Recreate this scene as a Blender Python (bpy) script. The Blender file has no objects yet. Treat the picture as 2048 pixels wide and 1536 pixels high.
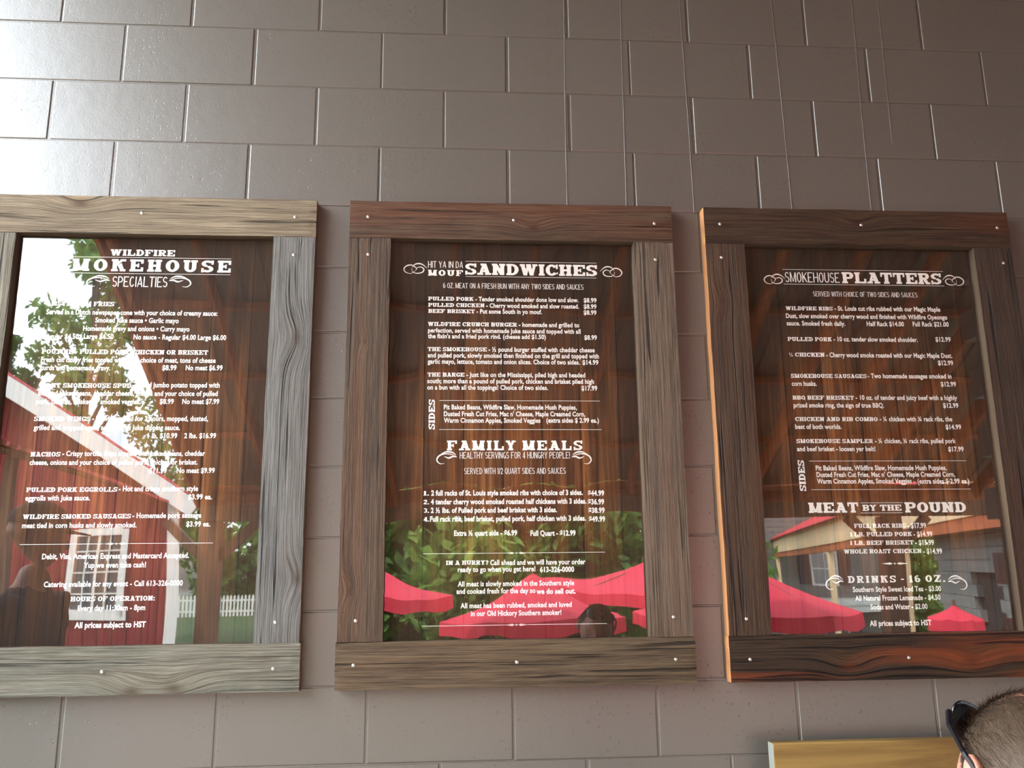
import bpy, bmesh, math, random
from mathutils import Vector, Matrix, noise

# ------------------------------------------------------------------ camera, sky, sun, exposure
scene = bpy.context.scene
COL = scene.collection
cam_data = bpy.data.cameras.new('camera')
cam = bpy.data.objects.new('camera', cam_data)
COL.objects.link(cam)
cam_data.sensor_width = 36.0
cam_data.lens = 1740.0 / 2048.0 * 36.0
cam.location = (1.0422, -2.5551, 1.5187)
YAW, PITCH, ROLL = -0.0711, 0.2148, -0.0109
cam.matrix_world = (Matrix.Translation(cam.location) @ Matrix.Rotation(YAW, 4, 'Z')
                    @ Matrix.Rotation(math.pi / 2 + PITCH, 4, 'X') @ Matrix.Rotation(ROLL, 4, 'Z'))
cam_data.clip_start = 0.02
cam_data.clip_end = 400
scene.camera = cam

world = bpy.data.worlds.new('world')
scene.world = world
world.use_nodes = True
wn = world.node_tree
wn.nodes.clear()
w_out = wn.nodes.new('ShaderNodeOutputWorld')
w_bg = wn.nodes.new('ShaderNodeBackground')
w_sky = wn.nodes.new('ShaderNodeTexSky')
w_sky.sky_type = 'NISHITA'
w_sky.sun_disc = False
w_sky.sun_elevation = math.radians(50)
w_sky.sun_rotation = math.radians(-45)
w_sky.dust_density = 2.0
w_tc = wn.nodes.new('ShaderNodeTexCoord')
w_map = wn.nodes.new('ShaderNodeMapping')
w_map.inputs['Scale'].default_value = (1.0, 1.0, 2.6)
w_no = wn.nodes.new('ShaderNodeTexNoise')
w_no.inputs['Scale'].default_value = 2.2
w_no.inputs['Detail'].default_value = 7
w_rmp = wn.nodes.new('ShaderNodeValToRGB')
w_rmp.color_ramp.elements[0].position = 0.32
w_rmp.color_ramp.elements[1].position = 0.62
w_scale = wn.nodes.new('ShaderNodeVectorMath')
w_scale.operation = 'SCALE'
w_scale.inputs['Scale'].default_value = 0.5
w_mix = wn.nodes.new('ShaderNodeMix')
w_mix.data_type = 'RGBA'
w_mix.inputs[7].default_value = (8.2, 9.0, 9.5, 1)
wn.links.new(w_tc.outputs['Generated'], w_map.inputs['Vector'])
wn.links.new(w_map.outputs[0], w_no.inputs['Vector'])
wn.links.new(w_no.outputs['Fac'], w_rmp.inputs['Fac'])
wn.links.new(w_sky.outputs[0], w_scale.inputs[0])
wn.links.new(w_scale.outputs[0], w_mix.inputs[6])
wn.links.new(w_rmp.outputs[0], w_mix.inputs[0])
wn.links.new(w_mix.outputs[2], w_bg.inputs['Color'])
wn.links.new(w_bg.outputs[0], w_out.inputs['Surface'])
w_bg.inputs['Strength'].default_value = 1.0

sun_data = bpy.data.lights.new('sun', 'SUN')
sun_data.energy = 5.0
sun_data.angle = math.radians(0.6)
sun_data.color = (1.0, 0.95, 0.87)
sun = bpy.data.objects.new('sun', sun_data)
COL.objects.link(sun)
sun.rotation_euler = Vector((-0.45, 0.45, 0.80)).to_track_quat('Z', 'Y').to_euler()

vs = scene.view_settings
vs.view_transform = 'Standard'
vs.look = 'None'
vs.gamma = 1.0
vs.use_curve_mapping = False
vs.exposure = 1.5
scene.cycles.max_bounces = 8
scene.cycles.transparent_max_bounces = 12

# ------------------------------------------------------------------ helpers
def lin(r, g, b):
    f = lambda c: (c / 255 / 12.92) if c / 255 <= 0.04045 else ((c / 255 + 0.055) / 1.055) ** 2.4
    return (f(r), f(g), f(b), 1.0)

class NT:
    """tiny node helper"""
    def __init__(self, name):
        self.m = bpy.data.materials.new(name)
        self.m.use_nodes = True
        self.t = self.m.node_tree
        self.b = self.t.nodes['Principled BSDF']
        self.out = self.t.nodes['Material Output']
    def n(self, typ, **kw):
        nd = self.t.nodes.new(typ)
        for k, v in kw.items():
            if k.startswith('i_'):
                nd.inputs[k[2:].replace('_', ' ')].default_value = v
            else:
                setattr(nd, k, v)
        return nd
    def l(self, a, b):
        self.t.links.new(a, b)
    def math(self, op, a, b=None, c=None, clamp=False):
        nd = self.t.nodes.new('ShaderNodeMath')
        nd.operation = op
        nd.use_clamp = clamp
        for i, v in enumerate((a, b, c)):
            if v is None:
                continue
            if isinstance(v, (int, float)):
                nd.inputs[i].default_value = v
            else:
                self.l(v, nd.inputs[i])
        return nd.outputs[0]
    def mix(self, fac, a, b, blend='MIX'):
        nd = self.t.nodes.new('ShaderNodeMix')
        nd.data_type = 'RGBA'
        nd.blend_type = blend
        for i, v in ((0, fac), (6, a), (7, b)):
            if isinstance(v, (int, float, tuple)):
                nd.inputs[i].default_value = v
            else:
                self.l(v, nd.inputs[i])
        return nd.outputs[2]
    def noise(self, vec, scale, detail=3, rough=0.5, dist=0.0):
        nd = self.n('ShaderNodeTexNoise')
        nd.inputs['Scale'].default_value = scale
        nd.inputs['Detail'].default_value = detail
        nd.inputs['Roughness'].default_value = rough
        nd.inputs['Distortion'].default_value = dist
        if vec is not None:
            self.l(vec, nd.inputs['Vector'])
        return nd.outputs['Fac']
    def ramp(self, fac, stops):
        nd = self.n('ShaderNodeValToRGB')
        e = nd.color_ramp.elements
        while len(e) < len(stops):
            e.new(0.5)
        for k, (p, c) in enumerate(stops):
            e[k].position = p
            e[k].color = c if isinstance(c, tuple) else (c, c, c, 1)
        self.l(fac, nd.inputs['Fac'])
        return nd.outputs['Color']
    def coords(self, kind='Object', scale=(1, 1, 1), loc=(0, 0, 0)):
        tc = self.n('ShaderNodeTexCoord')
        mp = self.n('ShaderNodeMapping')
        mp.inputs['Scale'].default_value = scale
        mp.inputs['Location'].default_value = loc
        self.l(tc.outputs[kind], mp.inputs['Vector'])
        return mp.outputs[0]
    def bump(self, h, strength=0.5, dist=0.002):
        nd = self.n('ShaderNodeBump')
        nd.inputs['Strength'].default_value = strength
        nd.inputs['Distance'].default_value = dist
        self.l(h, nd.inputs['Height'])
        self.l(nd.outputs[0], self.b.inputs['Normal'])
    def set(self, **kw):
        for k, v in kw.items():
            k = k.replace('_', ' ')
            k = {'Specular': 'Specular IOR Level'}.get(k, k)
            if isinstance(v, (int, float, tuple)):
                self.b.inputs[k].default_value = v
            else:
                self.l(v, self.b.inputs[k])
        return self.m

def plain(name, col, rough=0.6, metal=0.0, spec=0.5, var=0.12, scale=6.0):
    t = NT(name)
    v = t.noise(t.coords(), scale, 4)
    dark = tuple(c * (1 - var) for c in col[:3]) + (1,)
    light = tuple(min(1, c * (1 + var)) for c in col[:3]) + (1,)
    return t.set(Base_Color=t.mix(v, dark, light), Roughness=rough, Metallic=metal, Specular=spec)

def mesh_obj(name, verts, faces, mat, parent=None, smooth=False, mats=None, idx=None):
    me = bpy.data.meshes.new(name)
    me.from_pydata([tuple(v) for v in verts], [], faces)
    if mats:
        for m in mats:
            me.materials.append(m)
        if idx:
            me.polygons.foreach_set('material_index', idx)
    elif mat:
        me.materials.append(mat)
    if smooth:
        me.polygons.foreach_set('use_smooth', [True] * len(me.polygons))
    me.update()
    o = bpy.data.objects.new(name, me)
    COL.objects.link(o)
    if parent:
        o.parent = parent
    return o

class MB:
    """collects shapes, links them as ONE mesh"""
    def __init__(self):
        self.v = []
        self.f = []
    def add(self, vs_, fs_, M=None):
        n = len(self.v)
        if M is not None:
            vs_ = [M @ Vector(v) for v in vs_]
        self.v += [tuple(v) for v in vs_]
        self.f += [tuple(i + n for i in f) for f in fs_]
    def box(self, a, b, M=None):
        x0, y0, z0 = a
        x1, y1, z1 = b
        self.add([(x0, y0, z0), (x1, y0, z0), (x1, y1, z0), (x0, y1, z0),
                  (x0, y0, z1), (x1, y0, z1), (x1, y1, z1), (x0, y1, z1)],
                 [(0, 3, 2, 1), (4, 5, 6, 7), (0, 1, 5, 4), (1, 2, 6, 5), (2, 3, 7, 6), (3, 0, 4, 7)], M)
        return self
    def bar(self, p, q, w, h, up=(0, 0, 1)):
        """rectangular bar from p to q, w across, h along up"""
        p, q, up = Vector(p), Vector(q), Vector(up)
        d = (q - p).normalized()
        s = d.cross(up).normalized()
        u = s.cross(d).normalized()
        vs_ = []
        for c in (p, q):
            for a, b in ((-1, -1), (1, -1), (1, 1), (-1, 1)):
                vs_.append(c + s * a * w / 2 + u * b * h / 2)
        self.add(vs_, [(0, 1, 2, 3), (7, 6, 5, 4), (0, 4, 5, 1), (1, 5, 6, 2), (2, 6, 7, 3), (3, 7, 4, 0)])
        return self
    def tube(self, pts, rads, n=8, caps=True):
        pts = [Vector(p) for p in pts]
        base = len(self.v)
        prev = None
        for i, p in enumerate(pts):
            d = (pts[min(i + 1, len(pts) - 1)] - pts[max(i - 1, 0)]).normalized()
            ref = prev if prev is not None else (Vector((1, 0, 0)) if abs(d.x) < 0.9 else Vector((0, 1, 0)))
            s = (ref - d * ref.dot(d)).normalized()
            prev = s
            u = d.cross(s)
            r = rads[i] if isinstance(rads, (list, tuple)) else rads
            for k in range(n):
                a = 2 * math.pi * k / n
                self.v.append(tuple(p + (s * math.cos(a) + u * math.sin(a)) * r))
        for i in range(len(pts) - 1):
            for k in range(n):
                a, b = base + i * n + k, base + i * n + (k + 1) % n
                self.f.append((a, b, b + n, a + n))
        if caps:
            self.f.append(tuple(base + k for k in reversed(range(n))))
            self.f.append(tuple(base + (len(pts) - 1) * n + k for k in range(n)))
        return self
    def build(self, name, mat, parent=None, smooth=False):
        return mesh_obj(name, self.v, self.f, mat, parent, smooth)

def empty(name, loc=(0, 0, 0), rz=0.0):
    o = bpy.data.objects.new(name, None)
    o.location = loc
    o.rotation_euler = (0, 0, rz)
    o.empty_display_size = 0.1
    COL.objects.link(o)
    return o

def tag(o, label=None, cat=None, group=None, kind=None):
    if label:
        o['label'] = label
    if cat:
        o['category'] = cat
    if group:
        o['group'] = group
    if kind:
        o['kind'] = kind
    return o

# ------------------------------------------------------------------ materials
def wall_paint():
    t = NT('painted_block')
    c = t.coords('Object')
    gc = t.n('ShaderNodeNewGeometry').outputs['Position']
    v = t.noise(gc, 1.7, 3)
    base = t.mix(v, lin(84, 80, 74), lin(93, 89, 82))
    fine = t.noise(gc, 60, 4)
    base = t.mix(t.math('MULTIPLY', fine, 0.16), base, lin(74, 67, 63))
    pit = t.ramp(t.noise(gc, 95, 2, 0.6), [(0.635, 0.0), (0.69, 1.0)])
    msk = t.ramp(t.noise(gc, 3.1, 2), [(0.42, 0.0), (0.62, 1.0)])
    pits = t.math('MULTIPLY', pit, msk)
    base = t.mix(t.math('MULTIPLY', pits, 0.85), base, lin(50, 44, 42))
    h = t.math('SUBTRACT', t.math('ADD', t.math('MULTIPLY', t.noise(gc, 160, 3), 0.25), t.math('MULTIPLY', t.noise(gc, 22, 3), 0.55)), t.math('MULTIPLY', pits, 0.35))
    t.bump(h, 0.55, 0.0022)
    return t.set(Base_Color=base, Roughness=0.36, Specular=0.9, Coat_Weight=0.3, Coat_Roughness=0.30)

def barnwood(name, a, b, dark, rust, seed, knots=(), rust_amt=0.25, rough=0.75):
    """weathered board, grain along local X; knots = (x, z, radius) on the board"""
    t = NT(name)
    tc = t.n('ShaderNodeTexCoord')
    sep = t.n('ShaderNodeSeparateXYZ')
    t.l(tc.outputs['Object'], sep.inputs[0])
    x, y, z = sep.outputs
    zz = z
    spot = None
    for (kx, kz, kr) in knots:
        dx = t.math('MULTIPLY', t.math('SUBTRACT', x, kx), 0.55)
        dz = t.math('SUBTRACT', z, kz)
        r2 = t.math('ADD', t.math('MULTIPLY', dx, dx), t.math('MULTIPLY', dz, dz))
        e = t.math('POWER', 2.718, t.math('MULTIPLY', r2, -1.0 / (kr * kr * 5.0)))
        zz = t.math('ADD', zz, t.math('MULTIPLY', e, kr * 1.5))
        s = t.math('POWER', 2.718, t.math('MULTIPLY', r2, -1.0 / (kr * kr * 0.42)))
        spot = s if spot is None else t.math('ADD', spot, s)
    cmb = t.n('ShaderNodeCombineXYZ')
    t.l(x, cmb.inputs[0])
    t.l(y, cmb.inputs[1])
    t.l(zz, cmb.inputs[2])
    def mp(sx, sy, sz, off):
        m = t.n('ShaderNodeMapping')
        m.inputs['Scale'].default_value = (sx, sy, sz)
        m.inputs['Location'].default_value = (off, off * 0.7, off * 1.3)
        t.l(cmb.outputs[0], m.inputs['Vector'])
        return m.outputs[0]
    wave = t.noise(mp(0.9, 10, 14, seed), 1.0, 3)
    broad = t.noise(mp(2.0, 20, 34, seed + 3), 1.0, 5, 0.65)
    grain = t.noise(mp(2.4, 90, 210, seed + 7), 1.0, 6, 0.7, 0.25)
    fine = t.noise(mp(9, 300, 520, seed + 11), 1.0, 3, 0.6)
    crk = t.noise(mp(1.6, 60, 75, seed + 15), 1.0, 2, 0.5, 0.8)
    crack = t.ramp(crk, [(0.31, 1.0), (0.38, 0.0)])
    col = t.mix(t.ramp(broad, [(0.33, 0.0), (0.66, 1.0)]), a, b)
    col = t.mix(t.math('MULTIPLY', t.ramp(grain, [(0.38, 1.0), (0.58, 0.0)]), 0.80), col, dark)
    rm = t.math('MULTIPLY', t.ramp(wave, [(0.46, 0.0), (0.62, 1.0)]), rust_amt)
    col = t.mix(t.math('MULTIPLY', rm, t.ramp(fine, [(0.3, 0.4), (0.7, 1.0)])), col, rust)
    lite = tuple(min(1, c * 1.5) for c in a[:3]) + (1,)
    col = t.mix(t.math('MULTIPLY', t.ramp(fine, [(0.48, 0.0), (0.68, 1.0)]), 0.55), col, lite)
    col = t.mix(t.math('MULTIPLY', crack, 0.8), col, tuple(c * 0.3 for c in dark[:3]) + (1,))
    if spot is not None:
        sp = t.math('MULTIPLY', spot, 0.9, clamp=True)
        col = t.mix(sp, col, tuple(c * 0.5 + r * 0.25 for c, r in zip(dark[:3], rust[:3])) + (1,))
    h = t.math('ADD', t.math('MULTIPLY', grain, 1.0), t.math('MULTIPLY', fine, 0.5))
    h = t.math('SUBTRACT', h, t.math('MULTIPLY', crack, 1.3))
    t.bump(h, 1.0, 0.005)
    return t.set(Base_Color=col, Roughness=rough, Specular=0.25)

def timber(name, a, b, seed=0.0, axis=0, rough=0.65):
    t = NT(name)
    sc = [22, 22, 22]
    sc[axis] = 1.4
    c = t.coords('Object', tuple(sc), (seed, seed, seed))
    g = t.noise(c, 1.0, 5, 0.6, 0.5)
    t.bump(g, 0.3, 0.003)
    return t.set(Base_Color=t.mix(t.ramp(g, [(0.35, 0.0), (0.65, 1.0)]), a, b), Roughness=rough, Specular=0.3)

def poster_print():
    """the printed artwork: stained planks lit in the middle, part of the printed picture"""
    t = NT('poster_print')
    tc = t.n('ShaderNodeTexCoord')
    sep = t.n('ShaderNodeSeparateXYZ')
    t.l(tc.outputs['Object'], sep.inputs[0])
    x, y, z = sep.outputs
    pw = 0.1165
    u = t.math('DIVIDE', t.math('ADD', x, 0.268), pw)
    idx = t.math('FLOOR', u)
    fr = t.math('FRACT', u)
    wn_ = t.n('ShaderNodeTexWhiteNoise')
    wn_.noise_dimensions = '1D'
    t.l(idx, wn_.inputs['W'])
    rnd = wn_.outputs['Value']
    cmb = t.n('ShaderNodeCombineXYZ')
    t.l(t.math('ADD', x, t.math('MULTIPLY', rnd, 3.0)), cmb.inputs[0])
    t.l(z, cmb.inputs[2])
    def mp(sx, sz):
        m = t.n('ShaderNodeMapping')
        m.inputs['Scale'].default_value = (sx, 1, sz)
        t.l(cmb.outputs[0], m.inputs['Vector'])
        return m.outputs[0]
    g1 = t.noise(mp(26, 1.6), 1.0, 4, 0.6, 0.9)
    g2 = t.noise(mp(150, 3.0), 1.0, 4, 0.65, 0.7)
    g3 = t.noise(mp(5, 4), 1.0, 2)
    col = t.mix(t.ramp(g1, [(0.36, 0.0), (0.64, 1.0)]), lin(84, 50, 28), lin(160, 104, 58))
    col = t.mix(t.math('MULTIPLY', t.ramp(g2, [(0.40, 1.0), (0.60, 0.0)]), 0.6), col, lin(38, 22, 12))
    col = t.mix(t.math('MULTIPLY', rnd, 0.5), col, lin(70, 38, 22))
    # artwork fades to dark umber at its borders
    ex = t.math('DIVIDE', x, 0.34)
    ez = t.math('DIVIDE', t.math('ADD', z, 0.05), 0.43)
    r2 = t.math('ADD', t.math('MULTIPLY', ex, ex), t.math('MULTIPLY', ez, ez))
    r2 = t.math('ADD', r2, t.math('MULTIPLY', t.math('SUBTRACT', g3, 0.5), 0.5))
    glow = t.math('POWER', 2.718, t.math('MULTIPLY', r2, -1.25))
    col = t.mix(t.ramp(glow, [(0.14, 0.0), (0.95, 1.0)]), t.mix(0.12, lin(30, 25, 22), col), col)
    seam = t.math('LESS_THAN', t.math('ABSOLUTE', t.math('SUBTRACT', fr, 0.5)), 0.484)
    col = t.mix(seam, lin(26, 18, 14), col)
    return t.set(Base_Color=col, Roughness=0.7, Specular=0.15)

def glass_mats():
    t = NT('acrylic_front')
    t.t.nodes.remove(t.b)
    tr = t.n('ShaderNodeBsdfTransparent')
    tr.inputs['Color'].default_value = (0.97, 0.97, 0.97, 1)
    gl = t.n('ShaderNodeBsdfGlossy')
    gl.inputs['Roughness'].default_value = 0.012
    fr = t.n('ShaderNodeFresnel')
    geo = t.n('ShaderNodeNewGeometry')
    # the Fresnel node inverts the index on back faces; undo that, the pane is thin
    t.l(t.math('ADD', 2.0, t.math('MULTIPLY', geo.outputs['Backfacing'], 0.5 - 2.0)), fr.inputs['IOR'])
    mx = t.n('ShaderNodeMixShader')
    t.l(fr.outputs[0], mx.inputs[0])
    t.l(tr.outputs[0], mx.inputs[1])
    t.l(gl.outputs[0], mx.inputs[2])
    t.l(mx.outputs[0], t.out.inputs['Surface'])
    t2 = NT('acrylic_back')
    t2.t.nodes.remove(t2.b)
    tr2 = t2.n('ShaderNodeBsdfTransparent')
    t2.l(tr2.outputs[0], t2.out.inputs['Surface'])
    return t.m, t2.m

def foliage_mat(name, a, b, trans=0.35):
    t = NT(name)
    info = t.noise(t.coords('Object'), 2.5, 4)
    col = t.mix(t.ramp(info, [(0.35, 0.0), (0.65, 1.0)]), a, b)
    t.set(Base_Color=col, Roughness=0.6, Specular=0.25)
    tl = t.n('ShaderNodeBsdfTranslucent')
    t.l(col, tl.inputs['Color'])
    mx = t.n('ShaderNodeMixShader')
    mx.inputs[0].default_value = trans
    t.l(t.b.outputs[0], mx.inputs[1])
    t.l(tl.outputs[0], mx.inputs[2])
    t.l(mx.outputs[0], t.out.inputs['Surface'])
    return t.m

M_WALL = wall_paint()
M_PRINT = poster_print()
M_GLASS, M_GLASS_B = glass_mats()
M_INK = plain('white_ink', lin(235, 230, 224), 0.6, var=0.03)
M_STEEL = plain('zinc_screw', lin(205, 205, 200), 0.3, 0.9, var=0.1, scale=60)
M_SLOT = plain('screw_recess', lin(60, 58, 55), 0.6)
M_EDGE1 = timber('aged_edge', lin(118, 84, 58), lin(92, 66, 46), 3.0)
M_EDGE2 = timber('grey_edge', lin(84, 66, 50), lin(66, 52, 40), 3.5)
M_PLY = timber('fresh_cut_edge', lin(176, 122, 78), lin(140, 92, 56), 2.0)
M_RAFTER = timber('rafter_timber', lin(158, 84, 54), lin(186, 108, 70), 1.0, 1)
M_BARGE = timber('barge_timber', lin(206, 110, 72), lin(222, 132, 88), 1.5, 1)
M_POST = timber('post_timber', lin(92, 66, 50), lin(124, 92, 70), 4.0, 2)
M_DECK = plain('roof_sheet_underside', lin(126, 108, 98), 0.5, 0.0)
M_REDROOF = plain('red_metal_roof', lin(196, 74, 80), 0.4, 0.0, var=0.05)
M_BARN = timber('barn_red_siding', lin(112, 24, 28), lin(132, 32, 36), 5.0, 2)
M_WHITE = plain('white_trim_paint', lin(228, 226, 220), 0.5, var=0.04)
M_WINGLASS = plain('house_window_glass', lin(70, 84, 88), 0.12, spec=0.8)
M_SIDING = plain('grey_house_siding', lin(112, 112, 106), 0.7, var=0.05)
M_SHUTTER = plain('dark_shutter_paint', lin(52, 44, 46), 0.6)
M_GRASS = plain('lawn_grass', lin(54, 78, 38), 0.9, var=0.35, scale=1.5)
M_PATIO = plain('patio_gravel', lin(122, 114, 102), 0.9, var=0.2, scale=5)
M_SLAB = plain('concrete_slab', lin(120, 112, 102), 0.85, var=0.12, scale=3)
M_UMB = None
def umb_mat():
    t = NT('red_umbrella_canvas')
    col = t.mix(t.noise(t.coords('Object'), 3, 2), lin(226, 62, 84), lin(234, 72, 92))
    t.set(Base_Color=col, Roughness=0.75, Specular=0.2)
    tl = t.n('ShaderNodeBsdfTranslucent')
    t.l(col, tl.inputs['Color'])
    mx = t.n('ShaderNodeMixShader')
    mx.inputs[0].default_value = 0.35
    t.l(t.b.outputs[0], mx.inputs[1])
    t.l(tl.outputs[0], mx.inputs[2])
    t.l(mx.outputs[0], t.out.inputs['Surface'])
    return t.m
M_UMB = umb_mat()
M_LEAF = foliage_mat('leaf_green', lin(70, 108, 44), lin(130, 164, 76))
M_LEAF2 = foliage_mat('leaf_dark', lin(52, 86, 42), lin(104, 140, 66))
M_BARK = timber('bark', lin(66, 54, 44), lin(96, 82, 68), 3.0, 2, 0.9)

# ------------------------------------------------------------------ the block wall
U, V = 0.4064, 0.2032
WALL_T = 0.19
random.seed(4)
def block_mesh(w, h):
    """one painted block: rounded front edge, front face at y=0, body behind"""
    g = 0.0034
    x0, x1, z0, z1 = g, w - g, g * 0.55, h - g * 0.55
    b = 0.003
    vs_ = []
    for (i, yy) in ((b, 0.0), (b * 0.4, 0.0005), (0.0, 0.0020), (0.0, 0.03)):
        vs_ += [(x0 + i, yy, z0 + i), (x1 - i, yy, z0 + i), (x1 - i, yy, z1 - i), (x0 + i, yy, z1 - i)]
    fs_ = [(0, 1, 2, 3)]
    for r in range(3):
        for k in range(4):
            a, b2 = r * 4 + k, r * 4 + (k + 1) % 4
            fs_.append((a, a + 4, b2 + 4, b2))
    fs_.append((15, 14, 13, 12))
    return vs_, fs_

X_LO, X_HI, ROWS = -5, 17, 29
wall = MB()
wall.box((X_LO * U, 0.0024, 0), (X_HI * U + U / 2, WALL_T, ROWS * V))
wall_o = wall.build('wall_back', M_WALL)
tag(wall_o, kind='structure')
bv, bf = block_mesh(U, V)
block_me = None
rest = MB()
for r in range(ROWS):
    off = 0.0 if (r % 2 == 1) else U / 2      # course 16 (top line 3.4544) ... parity matches the photo
    for c in range(X_LO, X_HI):
        x = c * U + off + random.uniform(-0.0016, 0.0016)
        z = r * V + random.uniform(-0.001, 0.001)
        yj = random.uniform(-0.0009, 0.0006)
        if -2 <= c <= 9 and 3 <= r <= 17:
            if block_me is None:
                o = mesh_obj('block', bv, bf, M_WALL, wall_o)
                block_me = o.data
            else:
                o = bpy.data.objects.new('block', block_me)
                COL.objects.link(o)
                o.parent = wall_o
            o.location = (x, yj, z)
        else:
            rest.add([(v[0] + x, v[1] + yj, v[2] + z) for v in bv], bf)
ro = rest.build('outer_block', M_WALL, wall_o)
tag(ro, kind='stuff')
# old paint drips running down the block face
def drip(x, z0, z1, seed):
    n = 40
    vs_, fs_ = [], []
    for i in range(n + 1):
        t_ = i / n
        z = z0 + (z1 - z0) * t_
        xx = x + 0.004 * noise.noise(Vector((seed, z * 1.5, 0))) + 0.012 * (t_ - 0.5) * math.sin(seed)
        w = 0.0011 * (0.5 + 0.7 * noise.noise(Vector((seed, z * 9, 3))) + 0.3)
        vs_ += [(xx - w, -0.0006, z), (xx, -0.0018, z), (xx + w, -0.0006, z)]
    for i in range(n):
        a = i * 3
        fs_ += [(a, a + 1, a + 4, a + 3), (a + 1, a + 2, a + 5, a + 4)]
    return mesh_obj('paint_drip', vs_, fs_, M_WALL, wall_o, True)
for k, (x, z0, z1) in enumerate([(1.408, 2.64, 3.5), (1.60, 2.65, 3.5), (1.81, 2.64, 3.5), (2.13, 2.64, 3.5), (2.405, 2.64, 3.5), (2.50, 2.9, 3.5)]):
    drip(x, z0, z1, k * 1.7 + 0.4)
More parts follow.
